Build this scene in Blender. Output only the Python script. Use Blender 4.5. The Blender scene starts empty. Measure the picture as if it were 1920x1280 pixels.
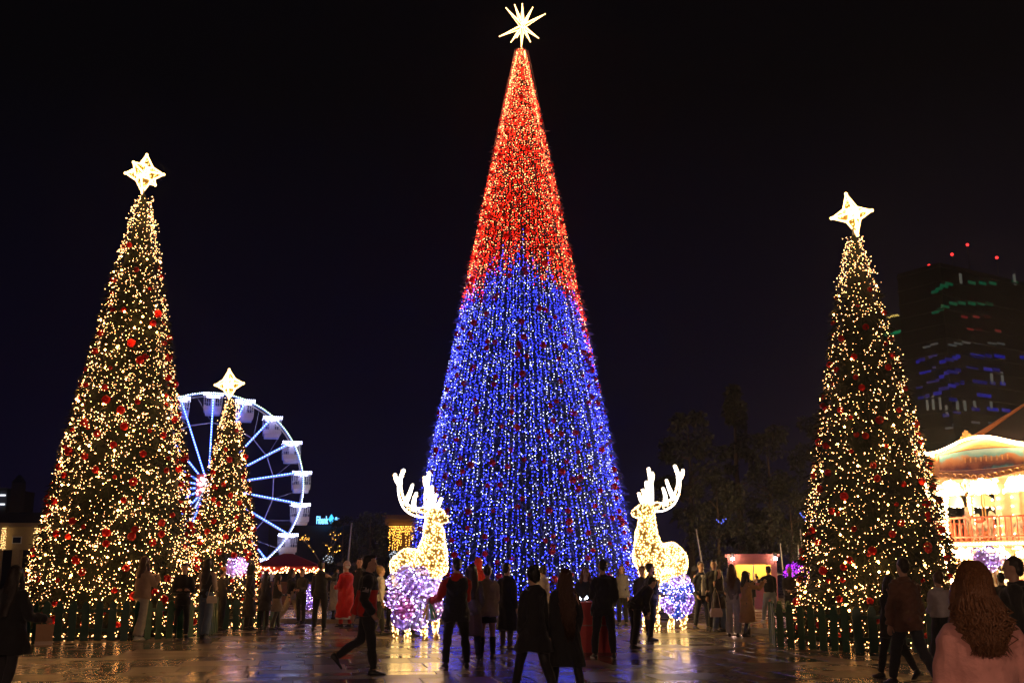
import bpy, math, random
import numpy as np
from mathutils import Vector, Matrix
random.seed(11)
rng = np.random.default_rng(11)
scene = bpy.context.scene
COL = scene.collection
rad = math.radians

# ------------------------------------------------------------------ camera
CAM_Z, FPX, TILT = 1.6, 2000.0, rad(12.13)
cam_d = bpy.data.cameras.new('camera')
cam_d.sensor_width = 36.0
cam_d.lens = FPX / 1920 * 36
cam_d.clip_end = 2000
cam = bpy.data.objects.new('camera', cam_d)
cam.location = (0, 0, CAM_Z)
cam.rotation_euler = (rad(90) + TILT, 0, 0)
COL.objects.link(cam)
scene.camera = cam

# ------------------------------------------------------------------ night sky
world = bpy.data.worlds.new('World')
scene.world = world
world.use_nodes = True
nt = world.node_tree
bg = nt.nodes['Background']
tc = nt.nodes.new('ShaderNodeTexCoord')
sp = nt.nodes.new('ShaderNodeSeparateXYZ')
rp = nt.nodes.new('ShaderNodeValToRGB')
nt.links.new(tc.outputs['Generated'], sp.inputs[0])
nt.links.new(sp.outputs['Z'], rp.inputs[0])
rp.color_ramp.elements[0].position = 0.0
rp.color_ramp.elements[0].color = (0.0036, 0.0026, 0.0120, 1)
rp.color_ramp.elements[1].position = 0.42
rp.color_ramp.elements[1].color = (0.0014, 0.0012, 0.0017, 1)
e = rp.color_ramp.elements.new(0.16)
e.color = (0.0022, 0.0016, 0.0066, 1)
nt.links.new(rp.outputs[0], bg.inputs[0])
bg.inputs[1].default_value = 1.0

scene.view_settings.view_transform = 'Standard'
scene.view_settings.look = 'None'
scene.view_settings.exposure = 0.0
scene.view_settings.gamma = 1.0
scene.view_settings.use_curve_mapping = False
cy = scene.cycles
cy.use_denoising = True
cy.max_bounces = 5
cy.diffuse_bounces = 2
cy.glossy_bounces = 3
cy.transmission_bounces = 4
cy.transparent_max_bounces = 12
cy.sample_clamp_indirect = 3.0
cy.sample_clamp_direct = 0.0
cy.caustics_reflective = False
cy.caustics_refractive = False
cy.pixel_filter_type = 'BLACKMAN_HARRIS'
cy.filter_width = 1.5


# ------------------------------------------------------------------ helpers
def xat(px, y, z=0.0):
    """world X of photo column px at distance y and height z"""
    return (px - 960) / FPX * (y * math.cos(TILT) + (z - CAM_Z) * math.sin(TILT))


def zat(py, y):
    """world height of photo row py at distance y"""
    return CAM_Z + y * math.tan(TILT + math.atan((640 - py) / FPX))


def dist(py, z=0.0):
    """distance at which a surface of height z meets photo row py"""
    return (CAM_Z - z) / math.tan(math.atan((py - 640) / FPX) - TILT)


def tag(o, label=None, cat=None, group=None, kind=None):
    if label: o['label'] = label
    if cat: o['category'] = cat
    if group: o['group'] = group
    if kind: o['kind'] = kind
    return o


def empty(name, loc=(0, 0, 0), rz=0.0, label=None, cat=None, group=None, parent=None):
    o = bpy.data.objects.new(name, None)
    o.empty_display_size = 0.2
    COL.objects.link(o)
    o.location = loc
    o.rotation_euler = (0, 0, rz)
    if parent: o.parent = parent
    return tag(o, label, cat, group)


def link(name, me, parent=None, loc=None, rot=None, scale=None):
    o = bpy.data.objects.new(name, me)
    COL.objects.link(o)
    if parent: o.parent = parent
    if loc is not None: o.location = loc
    if rot is not None: o.rotation_euler = rot
    if scale is not None: o.scale = scale
    return o


# ---- materials
def mat(name, col, rough=0.6, metal=0.0, var=0.25, scale=12.0, bump=0.0, bscale=None, coat=0.0, sheen=0.0):
    m = bpy.data.materials.new(name)
    m.use_nodes = True
    n = m.node_tree
    b = n.nodes['Principled BSDF']
    b.inputs['Roughness'].default_value = rough
    b.inputs['Metallic'].default_value = metal
    b.inputs['Coat Weight'].default_value = coat
    b.inputs['Sheen Weight'].default_value = sheen
    t = n.nodes.new('ShaderNodeTexCoord')
    nz = n.nodes.new('ShaderNodeTexNoise')
    nz.inputs['Scale'].default_value = scale
    nz.inputs['Detail'].default_value = 5
    n.links.new(t.outputs['Object'], nz.inputs['Vector'])
    mx = n.nodes.new('ShaderNodeMix')
    mx.data_type = 'RGBA'
    c = np.array(col[:3])
    mx.inputs[6].default_value = (*(c * (1 - var)), 1)
    mx.inputs[7].default_value = (*np.minimum(c * (1 + var), 1), 1)
    n.links.new(nz.outputs['Fac'], mx.inputs[0])
    n.links.new(mx.outputs[2], b.inputs['Base Color'])
    if bump:
        n2 = n.nodes.new('ShaderNodeTexNoise')
        n2.inputs['Scale'].default_value = bscale or scale * 3
        n2.inputs['Detail'].default_value = 4
        n.links.new(t.outputs['Object'], n2.inputs['Vector'])
        bp = n.nodes.new('ShaderNodeBump')
        bp.inputs['Strength'].default_value = bump
        bp.inputs['Distance'].default_value = 0.02
        n.links.new(n2.outputs['Fac'], bp.inputs['Height'])
        n.links.new(bp.outputs[0], b.inputs['Normal'])
    return m


def glow(name, col, s):
    m = bpy.data.materials.new(name)
    m.use_nodes = True
    n = m.node_tree
    n.nodes.remove(n.nodes['Principled BSDF'])
    em = n.nodes.new('ShaderNodeEmission')
    em.inputs[0].default_value = (*col, 1)
    em.inputs[1].default_value = s
    n.links.new(em.outputs[0], n.nodes['Material Output'].inputs[0])
    return m


# ---- mesh collecting
class MB:
    def __init__(s):
        s.v, s.f, s.m = [], [], []

    def add(s, vs, fs, mi=0):
        k = len(s.v)
        s.v.extend([tuple(p) for p in vs])
        for f in fs:
            s.f.append(tuple(i + k for i in f))
            s.m.append(mi)

    def box(s, lo, hi, mi=0, M=None):
        x0, y0, z0 = lo
        x1, y1, z1 = hi
        vs = [(x0, y0, z0), (x1, y0, z0), (x1, y1, z0), (x0, y1, z0), (x0, y0, z1), (x1, y0, z1), (x1, y1, z1), (x0, y1, z1)]
        if M: vs = [M @ Vector(p) for p in vs]
        s.add(vs, [(0, 3, 2, 1), (4, 5, 6, 7), (0, 1, 5, 4), (1, 2, 6, 5), (2, 3, 7, 6), (3, 0, 4, 7)], mi)

    def rings(s, rs, mi=0, cap=True):
        """rs: list of closed rings with equal point count"""
        n = len(rs[0])
        vs = [p for r in rs for p in r]
        fs = []
        for a in range(len(rs) - 1):
            for j in range(n):
                fs.append((a * n + j, a * n + (j + 1) % n, (a + 1) * n + (j + 1) % n, (a + 1) * n + j))
        if cap:
            fs.append(tuple(reversed(range(n))))
            fs.append(tuple((len(rs) - 1) * n + j for j in range(n)))
        s.add(vs, fs, mi)

    def tube(s, pts, r, n=8, mi=0, M=None, rounded=False):
        pts = [Vector(p) for p in pts]
        if not isinstance(r, (list, tuple)): r = [r] * len(pts)
        r = list(r)
        if rounded:
            d0 = (pts[0] - pts[1]).normalized()
            d1 = (pts[-1] - pts[-2]).normalized()
            a, b = r[0], r[-1]
            pts = [pts[0] + d0 * (a * .85), pts[0] + d0 * (a * .5)] + pts + [pts[-1] + d1 * (b * .5), pts[-1] + d1 * (b * .85)]
            r = [a * .35, a * .82] + r + [b * .82, b * .35]
        up = None
        rs = []
        for i, p in enumerate(pts):
            d = (pts[min(i + 1, len(pts) - 1)] - pts[max(i - 1, 0)])
            if d.length < 1e-9: d = Vector((0, 0, 1))
            d.normalize()
            if up is None:
                up = Vector((1, 0, 0)) if abs(d.x) < .8 else Vector((0, 1, 0))
            u = (up - d * up.dot(d))
            if u.length < 1e-6: u = d.orthogonal()
            u.normalize()
            w = d.cross(u)
            up = u
            ring = []
            for j in range(n):
                t = 2 * math.pi * j / n
                q = p + (u * math.cos(t) + w * math.sin(t)) * r[i]
                ring.append(M @ q if M else q)
            rs.append(ring)
        s.rings(rs, mi)

    def ell(s, c, rx, ry, rz, n=12, k=8, mi=0, M=None):
        rs = []
        for i in range(k + 1):
            t = math.pi * (0.03 + 0.94 * i / k) - math.pi / 2
            ring = []
            for j in range(n):
                a = 2 * math.pi * j / n
                q = Vector((c[0] + rx * math.cos(t) * math.cos(a), c[1] + ry * math.cos(t) * math.sin(a), c[2] + rz * math.sin(t)))
                ring.append(M @ q if M else q)
            rs.append(ring)
        s.rings(rs, mi)

    def build(s, name, mats, parent=None, smooth=False, loc=None, rot=None):
        me = s.mesh(name, mats, smooth)
        return link(name, me, parent, loc, rot)

    def mesh(s, name, mats, smooth=False):
        me = bpy.data.meshes.new(name)
        me.from_pydata(s.v, [], s.f)
        if not isinstance(mats, (list, tuple)): mats = [mats]
        for m in mats: me.materials.append(m)
        if len(mats) > 1: me.polygons.foreach_set('material_index', s.m)
        if smooth: me.polygons.foreach_set('use_smooth', [True] * len(s.f))
        me.update()
        return me


def np_mesh(name, V, F, mats, smooth=False):
    V = np.ascontiguousarray(V, dtype=np.float32)
    F = np.ascontiguousarray(F, dtype=np.int32)
    k = F.shape[1]
    me = bpy.data.meshes.new(name)
    me.vertices.add(len(V))
    me.vertices.foreach_set('co', V.ravel())
    me.loops.add(F.size)
    me.loops.foreach_set('vertex_index', F.ravel())
    me.polygons.add(len(F))
    me.polygons.foreach_set('loop_start', np.arange(0, F.size, k, dtype=np.int32))
    me.update(calc_edges=True)
    for m in (mats if isinstance(mats, (list, tuple)) else [mats]): me.materials.append(m)
    if smooth: me.polygons.foreach_set('use_smooth', np.ones(len(F), dtype=bool))
    return me


OCT_V = np.array([(1, 0, 0), (-1, 0, 0), (0, 1, 0), (0, -1, 0), (0, 0, 1), (0, 0, -1)], float)
OCT_F = np.array([(0, 2, 4), (2, 1, 4), (1, 3, 4), (3, 0, 4), (2, 0, 5), (1, 2, 5), (3, 1, 5), (0, 3, 5)])


def bulbs(name, pts, r, m, parent=None):
    """many small lamps joined: too many to count"""
    pts = np.asarray(pts, float).reshape(-1, 3)
    r = np.broadcast_to(np.asarray(r, float), (len(pts),))
    q = rng.uniform(0, 2 * math.pi, len(pts))
    ca, sa = np.cos(q), np.sin(q)
    B = OCT_V[None] * r[:, None, None]
    X = B[:, :, 0] * ca[:, None] - B[:, :, 1] * sa[:, None]
    Y = B[:, :, 0] * sa[:, None] + B[:, :, 1] * ca[:, None]
    V = np.stack([X, Y, B[:, :, 2]], -1) + pts[:, None]
    F = OCT_F[None] + (np.arange(len(pts)) * 6)[:, None, None]
    o = link(name, np_mesh(name, V.reshape(-1, 3), F.reshape(-1, 3), m), parent)
    o['kind'] = 'stuff'
    return o


def blades(name, P, D, L, W, m, parent=None):
    """needle blades: base P, direction D, length L, width W -> one foliage mesh"""
    N = len(P)
    D = D / np.linalg.norm(D, axis=1, keepdims=True)
    R = rng.normal(size=(N, 3))
    S = np.cross(D, R)
    S /= np.linalg.norm(S, axis=1, keepdims=True) + 1e-9
    L = np.broadcast_to(L, (N,))[:, None]
    W = np.broadcast_to(W, (N,))[:, None]
    mid = P + D * L * .45
    tip = P + D * L + np.array([0, 0, -1.0]) * L * .18
    V = np.stack([P, mid + S * W, tip, mid - S * W], 1).reshape(-1, 3)
    F = np.arange(4 * N).reshape(-1, 4)
    o = link(name, np_mesh(name, V, F, m), parent)
    o['kind'] = 'stuff'
    return o


# ---- fused (voxel) meshes, evaluated together
JOBS = []


def fuse(name, mb, mats, parent, voxel=0.018, wob=0.0, extras=None, split=None, smooth=4, wscale=9.0):
    o = mb.build(name, mats, parent, True)
    md = o.modifiers.new('remesh', 'REMESH')
    md.mode = 'VOXEL'
    md.voxel_size = voxel
    md.use_smooth_shade = True
    if smooth:
        sm = o.modifiers.new('smooth', 'SMOOTH')
        sm.factor = 0.5
        sm.iterations = smooth
    JOBS.append((o, mats if isinstance(mats, (list, tuple)) else [mats], wob, extras, split, wscale))
    return o


def finalize():
    dg = bpy.context.evaluated_depsgraph_get()
    done = [(j, bpy.data.meshes.new_from_object(j[0].evaluated_get(dg))) for j in JOBS]
    for (o, mats, wob, extras, split, ws), me in done:
        o.modifiers.clear()
        old = o.data
        n = len(me.vertices)
        co = np.empty(n * 3, np.float32)
        me.vertices.foreach_get('co', co)
        co = co.reshape(-1, 3)
        if wob and n:
            no = np.empty(n * 3, np.float32)
            me.vertices.foreach_get('normal', no)
            no = no.reshape(-1, 3)
            d = np.zeros(n, np.float32)
            for k in range(6):
                w = rng.normal(size=3) * ws * (1 + .55 * k)
                d += np.sin(co @ w + rng.uniform(0, 6.28)) / (1 + .5 * k)
            co = co + no * (d * wob * .5)[:, None]
            me.vertices.foreach_set('co', co.ravel().astype(np.float32))
        npol = len(me.polygons)
        mi = np.zeros(npol, np.int32)
        if split and npol:
            cen = np.empty(npol * 3, np.float32)
            me.polygons.foreach_get('center', cen)
            mi = split(cen.reshape(-1, 3)).astype(np.int32)
        if extras and extras.v:
            vs = [tuple(v) for v in co] + list(extras.v)
            fs = [tuple(p.vertices) for p in me.polygons] + [tuple(i + n for i in f) for f in extras.f]
            mi = np.concatenate([mi, np.array(extras.m, np.int32)])
            me2 = bpy.data.meshes.new(me.name)
            me2.from_pydata(vs, [], fs)
            bpy.data.meshes.remove(me)
            me = me2
        me.materials.clear()
        for m in mats: me.materials.append(m)
        me.polygons.foreach_set('material_index', mi)
        me.polygons.foreach_set('use_smooth', np.ones(len(me.polygons), dtype=bool))
        me.update()
        nm = o.name.split('.')[0]
        o.data = me
        bpy.data.meshes.remove(old)
        me.name = nm
    JOBS.clear()


def sample_surface(me, n):
    me.calc_loop_triangles()
    T = np.array([t.vertices[:] for t in me.loop_triangles])
    V = np.array([v.co[:] for v in me.vertices])
    a, b, c = V[T[:, 0]], V[T[:, 1]], V[T[:, 2]]
    nr = np.cross(b - a, c - a)
    ar = np.linalg.norm(nr, axis=1)
    k = rng.choice(len(T), n, p=ar / ar.sum())
    u, v = rng.random((2, n))
    f = u + v > 1
    u[f], v[f] = 1 - u[f], 1 - v[f]
    return a[k] + (b - a)[k] * u[:, None] + (c - a)[k] * v[:, None], nr[k] / (ar[k][:, None] + 1e-12)


# ------------------------------------------------------------------ materials
M_NEEDLE = mat('needle_green', (0.013, 0.015, 0.007), .75, var=.5, scale=3)
M_CORE = mat('tree_core', (0.012, 0.020, 0.010), .9, var=.4, scale=4)
M_CABLE = mat('light_cable', (0.30, 0.32, 0.36), .5, var=.1)
M_BAUBLE = mat('bauble_red', (0.60, 0.006, 0.008), .10, metal=.35, var=.15, scale=4, coat=.6)
_n = M_BAUBLE.node_tree
_tl = _n.nodes.new('ShaderNodeBsdfTranslucent')
_tl.inputs[0].default_value = (.95, .03, .02, 1)
_mx = _n.nodes.new('ShaderNodeMixShader')
_mx.inputs[0].default_value = .28
_n.links.new(_n.nodes['Principled BSDF'].outputs[0], _mx.inputs[1])
_n.links.new(_tl.outputs[0], _mx.inputs[2])
_n.links.new(_mx.outputs[0], _n.nodes['Material Output'].inputs[0])
M_FENCE = mat('fence_green_paint', (0.008, 0.075, 0.036), .38, var=.45, scale=7, bump=.25)
M_STEEL = mat('white_painted_steel', (0.70, 0.70, 0.74), .4, var=.08)
M_DARKSTEEL = mat('dark_steel', (0.10, 0.10, 0.11), .45, metal=.6, var=.2)
G_WARM = glow('warm_bulb', (1.0, 0.46, 0.16), 18.0)
G_WARMBIG = glow('warm_flash_bulb', (1.0, 0.44, 0.10), 60.0)
G_STARW = glow('star_rope_light', (1.0, 0.58, 0.20), 8.0)
G_STARG = glow('star_golden_bulb', (1.0, 0.55, 0.13), 9.0)
G_RED = glow('red_bulb', (1.0, 0.012, 0.004), 17.0)
G_ROSE = glow('warm_bulb_in_red_zone', (1.0, 0.36, 0.13), 13.0)
G_BLUE = glow('blue_bulb', (0.024, 0.034, 1.0), 24.0)
G_WHITE = glow('cool_white_bulb', (0.74, 0.78, 1.0), 7.0)
G_DEER = glow('deer_bulb', (1.0, 0.62, 0.22), 7.5)
G_ANTLER = glow('antler_bulb', (1.0, 0.90, 0.76), 6.0)
G_CAROUSEL = glow('carousel_bulb', (1.0, 0.62, 0.28), 70.0)
G_GOLDCURTAIN = glow('gold_curtain_bulb', (1.0, 0.45, 0.06), 3.6)

# ------------------------------------------------------------------ paving
PA = rad(10.5)        # paving is turned: its joints run away to the left
UX = np.array([math.cos(PA), math.sin(PA)])
VX = np.array([-math.sin(PA), math.cos(PA)])


def stone_material(name, brick):
    m = bpy.data.materials.new(name)
    m.use_nodes = True
    n = m.node_tree
    L = n.links.new
    b = n.nodes['Principled BSDF']
    geo = n.nodes.new('ShaderNodeNewGeometry')
    rot = n.nodes.new('ShaderNodeVectorRotate')
    rot.rotation_type = 'Z_AXIS'
    rot.inputs['Angle'].default_value = -PA
    L(geo.outputs['Position'], rot.inputs['Vector'])
    if brick:
        br = n.nodes.new('ShaderNodeTexBrick')
        br.inputs['Scale'].default_value = 1.0
        br.inputs['Brick Width'].default_value = 1.1
        br.inputs['Row Height'].default_value = .55
        br.inputs['Mortar Size'].default_value = .006
        br.inputs['Color1'].default_value = (0, 0, 0, 1)
        br.inputs['Color2'].default_value = (1, 1, 1, 1)
        br.inputs['Mortar'].default_value = (0, 0, 0, 1)
        L(rot.outputs[0], br.inputs['Vector'])
        src = br.outputs['Color']
    else:
        oi = n.nodes.new('ShaderNodeObjectInfo')
        at = n.nodes.new('ShaderNodeAttribute')
        at.attribute_name = 'slab'
        ad = n.nodes.new('ShaderNodeMath')
        ad.operation = 'ADD'
        L(oi.outputs['Random'], ad.inputs[0])
        L(at.outputs['Fac'], ad.inputs[1])
        fr = n.nodes.new('ShaderNodeMath')
        fr.operation = 'FRACT'
        L(ad.outputs[0], fr.inputs[0])
        src = fr.outputs[0]
    nz = n.nodes.new('ShaderNodeTexNoise')
    nz.inputs['Scale'].default_value = 1.7
    nz.inputs['Detail'].default_value = 8
    nz.inputs['Roughness'].default_value = .65
    L(rot.outputs[0], nz.inputs['Vector'])
    ramp = n.nodes.new('ShaderNodeValToRGB')
    cr = ramp.color_ramp
    cr.elements[0].color = (.085, .060, .042, 1)
    cr.elements[1].color = (.42, .31, .20, 1)
    for p, c in ((.20, (.10, .07, .05)), (.24, (.28, .21, .14)), (.6, (.38, .285, .19)), (.78, (.20, .15, .11))):
        q = cr.elements.new(p)
        q.color = (*c, 1)
    L(src, ramp.inputs[0])
    mx = n.nodes.new('ShaderNodeMix')
    mx.data_type = 'RGBA'
    mx.blend_type = 'MULTIPLY'
    mx.inputs[0].default_value = .5
    L(ramp.outputs[0], mx.inputs[6])
    r2 = n.nodes.new('ShaderNodeValToRGB')
    r2.color_ramp.elements[0].color = (.45, .42, .40, 1)
    r2.color_ramp.elements[0].position = .3
    r2.color_ramp.elements[1].color = (1, 1, 1, 1)
    r2.color_ramp.elements[1].position = .7
    L(nz.outputs['Fac'], r2.inputs[0])
    L(r2.outputs[0], mx.inputs[7])
    L(mx.outputs[2], b.inputs['Base Color'])
    # polish differs from slab to slab and with wear
    m1 = n.nodes.new('ShaderNodeMath')
    m1.operation = 'MULTIPLY_ADD'
    m1.inputs[1].default_value = 7.31
    m1.inputs[2].default_value = .4
    L(src, m1.inputs[0])
    f1 = n.nodes.new('ShaderNodeMath')
    f1.operation = 'FRACT'
    L(m1.outputs[0], f1.inputs[0])
    mr = n.nodes.new('ShaderNodeMapRange')
    mr.inputs['To Min'].default_value = .15
    mr.inputs['To Max'].default_value = .36
    L(f1.outputs[0], mr.inputs['Value'])
    a2 = n.nodes.new('ShaderNodeMath')
    a2.operation = 'MULTIPLY_ADD'
    a2.inputs[1].default_value = .16
    L(nz.outputs['Fac'], a2.inputs[0])
    L(mr.outputs[0], a2.inputs[2])
    sb = n.nodes.new('ShaderNodeMath')
    sb.operation = 'SUBTRACT'
    sb.inputs[1].default_value = .08
    L(a2.outputs[0], sb.inputs[0])
    L(sb.outputs[0], b.inputs['Roughness'])
    b.inputs['Specular IOR Level'].default_value = .85
    n3 = n.nodes.new('ShaderNodeTexNoise')
    n3.inputs['Scale'].default_value = 22
    n3.inputs['Detail'].default_value = 6
    L(rot.outputs[0], n3.inputs['Vector'])
    bp = n.nodes.new('ShaderNodeBump')
    bp.inputs['Strength'].default_value = .10
    bp.inputs['Distance'].default_value = .006
    L(n3.outputs['Fac'], bp.inputs['Height'])
    L(bp.outputs[0], b.inputs['Normal'])
    return m


M_GROUND = stone_material('plaza_stone_far', True)
M_SLAB = stone_material('plaza_stone', False)
M_JOINT = mat('paving_joint', (.05, .042, .036), .9, var=.3, scale=9)

g = MB()
g.add([(-320, -60, -.016), (320, -60, -.016), (320, 420, -.016), (-320, 420, -.016)], [(0, 1, 2, 3)])
plaza = g.build('plaza', M_JOINT)
plaza['kind'] = 'structure'


def slab_unit(dx, dy):
    """chamfered slab, top near z = 0"""
    mb = MB()
    c = .006
    o = [(0, 0), (dx, 0), (dx, dy), (0, dy)]
    i = [(c, c), (dx - c, c), (dx - c, dy - c), (c, dy - c)]
    mb.rings([[(x, y, -.03) for x, y in o], [(x, y, -.004) for x, y in o], [(x, y, 0) for x, y in i]])
    return mb


slabs = []
v = 13.2
while v < 40:
    h = random.choice((.55, .55, .55, 1.1))
    u = -24.0 + random.uniform(0, 1)
    while u < 30:
        w = random.choice((.55, 1.1, 1.1, .8, 1.35)) if h < 1 else random.choice((.55, .55, .8))
        cx, cyy = UX * (u + w / 2) + VX * (v + h / 2)
        if 12.8 < cyy < 36.5 and abs(cx) < cyy * .5 + 1.0:
            slabs.append((cyy + abs(cx) * .02, u, v, w, h))
        u += w
    v += h
slabs.sort()
unit = {}
for d, u, v, w, h in slabs[:300]:
    if (w, h) not in unit:
        unit[(w, h)] = slab_unit(w - .014, h - .014).mesh('paving_slab', M_SLAB)
    p = UX * (u + .005) + VX * (v + .005)
    link('paving_slab', unit[(w, h)], plaza, (p[0], p[1], random.uniform(-.002, .002)), (random.uniform(-.002, .002), random.uniform(-.002, .002), PA))
far = MB()
att = []
for d, u, v, w, h in slabs[300:]:
    p = UX * (u + .005) + VX * (v + .005)
    M = Matrix.Translation((p[0], p[1], random.uniform(-.002, .002))) @ Matrix.Rotation(PA, 4, 'Z')
    s = slab_unit(w - .014, h - .014)
    far.add([M @ Vector(q) for q in s.v], s.f)
    att += [random.random()] * len(s.f)
fo = far.build('distant_paving', M_SLAB, plaza)
fo['kind'] = 'stuff'
a = fo.data.attributes.new('slab', 'FLOAT', 'FACE')
a.data.foreach_set('value', att)
# the rest of the square: one sheet round the modelled slabs
vs, fs = [], []
for (x0, y0, x1, y1) in ((-320, -60, 320, 12.6), (-320, 36.7, 320, 420)):
    k = len(vs)
    vs += [(x0, y0, -.002), (x1, y0, -.002), (x1, y1, -.002), (x0, y1, -.002)]
    fs.append((k, k + 1, k + 2, k + 3))
for sx in (-1, 1):
    k = len(vs)
    q = [(sx * (12.6 * .5 + 1.4), 12.6), (sx * 320, 12.6), (sx * 320, 36.7), (sx * (36.7 * .5 + 1.4), 36.7)]
    if sx < 0: q.reverse()
    vs += [(x, y, -.002) for x, y in q]
    fs.append((k, k + 1, k + 2, k + 3))
mb = MB()
mb.add(vs, fs)
o = mb.build('pavement', M_GROUND)
o['kind'] = 'structure'

# low step of the inner square, with its kerb
PLAT_Z = .12
front = [(-200, 40), (150, 36.4), (640, 34.6), (1000, 35.6), (1240, 33.2), (1455, 28.4), (1800, 29.2), (2300, 31)]
plat = [(xat(px, y, PLAT_Z), y) for px, y in front]
poly = plat + [(60, 70), (-40, 70)]
mb = MB()
k = len(poly)
mb.add([(x, y, -.01) for x, y in poly] + [(x, y, PLAT_Z) for x, y in poly], [tuple(range(k, 2 * k))] + [(i, (i + 1) % k, (i + 1) % k + k, i + k) for i in range(k)])
o = mb.build('raised_pavement', M_GROUND)
o['kind'] = 'structure'
M_KERB = mat('kerb_stone', (.34, .28, .25), .35, var=.3, scale=5)
for i in range(len(plat) - 1):
    a, b = Vector((*plat[i], 0)), Vector((*plat[i + 1], 0))
    d = b - a
    n = max(1, int(d.length / 1.6))
    t = d.normalized()
    nr = Vector((t.y, -t.x, 0))
    for j in range(n):
        p, q = a + d * (j / n) + t * .008, a + d * ((j + 1) / n) - t * .008
        kb = MB()
        kb.rings([[p + nr * .05, q + nr * .05, q - nr * .25, p - nr * .25],
                  [p + nr * .05 + Vector((0, 0, .105)), q + nr * .05 + Vector((0, 0, .105)), q - nr * .25 + Vector((0, 0, .105)), p - nr * .25 + Vector((0, 0, .105))],
                  [p + nr * .035 + Vector((0, 0, .128)), q + nr * .035 + Vector((0, 0, .128)), q - nr * .25 + Vector((0, 0, .128)), p - nr * .25 + Vector((0, 0, .128))]])
        kb.build('kerb_stone', M_KERB, o)


def base_z(x, y):
    """ground height under a point"""
    ins = False
    for i in range(len(poly)):
        (x1, y1), (x2, y2) = poly[i], poly[i - 1]
        if (y1 > y) != (y2 > y) and x < (x2 - x1) * (y - y1) / (y2 - y1) + x1:
            ins = not ins
    return PLAT_Z if ins else 0.0

# ------------------------------------------------------------------ lit cone trees
M_STARFACE = mat('star_gold_mesh', (0.75, 0.50, 0.16), .35, metal=.3, var=.4, scale=30)
SPH = MB()
SPH.ell((0, 0, 0), 1, 1, 1, 14, 10)
SPH.tube([(0, 0, .97), (0, 0, 1.12)], [.22, .20], 8, mi=1)
M_CAP = mat('bauble_cap', (.55, .40, .12), .3, metal=.9)
ME_BAUBLE = SPH.mesh('bauble', [M_BAUBLE, M_CAP], True)


def star(parent, c, spikes, wid, rope, nb, gb=None):
    """topper of pyramid rays outlined in rope light"""
    st = empty('star_topper', c, 0, parent=parent)
    for d in spikes:
        d = Vector(d)
        L = d.length
        ax = d.normalized()
        u = ax.cross(Vector((0, 1, 0)))
        if u.length < .2: u = ax.cross(Vector((1, 0, 0)))
        u.normalize()
        w = ax.cross(u)
        bw = wid * (0.55 + .45 * min(1, L / max(Vector(q).length for q in spikes)))
        base = [ax * (bw * .75) + (u * a + w * b) * bw for a, b in ((1, 0), (0, 1), (-1, 0), (0, -1))]
        mb = MB()
        for i in range(4):
            mb.add([base[i], base[(i + 1) % 4], d], [(0, 1, 2)], 0)
            mb.tube([base[i] * 1.02, d], [rope, rope * .7], 5, mi=1)
            mb.tube([base[i], base[(i + 1) % 4]], rope * .7, 4, mi=1)
        mb.ell(d, rope * 1.5, rope * 1.5, rope * 1.5, 6, 4, mi=1)
        mb.build('ray', [M_STARFACE, G_STARW], st)
    P = []
    for _ in range(nb):
        d = Vector(random.choice(spikes))
        t = random.random() ** 1.3
        r = wid * (1 - t) * 1.05 + .01
        ax = d.normalized()
        u = Vector((random.gauss(0, 1), random.gauss(0, 1), random.gauss(0, 1)))
        u = (u - ax * u.dot(ax)).normalized()
        P.append(d * t + u * r * random.uniform(.7, 1.1))
    b = bulbs('bulb', [tuple(p) for p in P], rng.uniform(rope * .5, rope * .95, len(P)), gb or G_STARG, st)
    return st


def cone_core(parent, z0, H, R, rtop):
    mb = MB()
    n = 28
    mb.rings([[((R + (rtop - R) * t) * math.cos(2 * math.pi * j / n), (R + (rtop - R) * t) * math.sin(2 * math.pi * j / n), z0 + H * t) for j in range(n)] for t in (0, .25, .5, .75, 1)])
    mb.build('core', M_CORE, parent, True)


def cone_points(n, z0, H, R, rtop):
    """even scatter over the side of a cone: angle, height fraction, radius"""
    t = 1 - np.sqrt(1 - rng.random(n) * (1 - (rtop / R) ** 2))
    t = np.clip(t / (1 - rtop / R) * (1 - rtop / R), 0, 1)
    a = rng.uniform(0, 2 * math.pi, n)
    return a, t, R + (rtop - R) * t


M_NEEDLEBIG = mat('blue_wash_needle', (0.11, 0.13, 0.26), .6, var=.4, scale=2)  # green needles; part of the blue bulb wash is put into their colour


def foliage_on(parent, n, H, R, rtop, L, W, z0=.1, m=None):
    a, t, r = cone_points(n, z0, H, R, rtop)
    # tufts gathered on uneven whorls
    lump = .05 * np.sin(9 * a + 17 * t) + .05 * np.sin(31 * t * H + 2 * a)
    r = r * (1 + lump * .5) - .05
    P = np.stack([r * np.cos(a), r * np.sin(a), z0 + H * t], 1)
    D = np.stack([np.cos(a), np.sin(a), rng.uniform(-.9, .5, n)], 1) + rng.normal(0, .45, (n, 3))
    sc = np.where(t > .94, .35, np.where(t > .85, .6, 1.0))
    blades('foliage', P, D, L * rng.uniform(.6, 1.25, n) * sc, W * sc, m or M_NEEDLE, parent)


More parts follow.
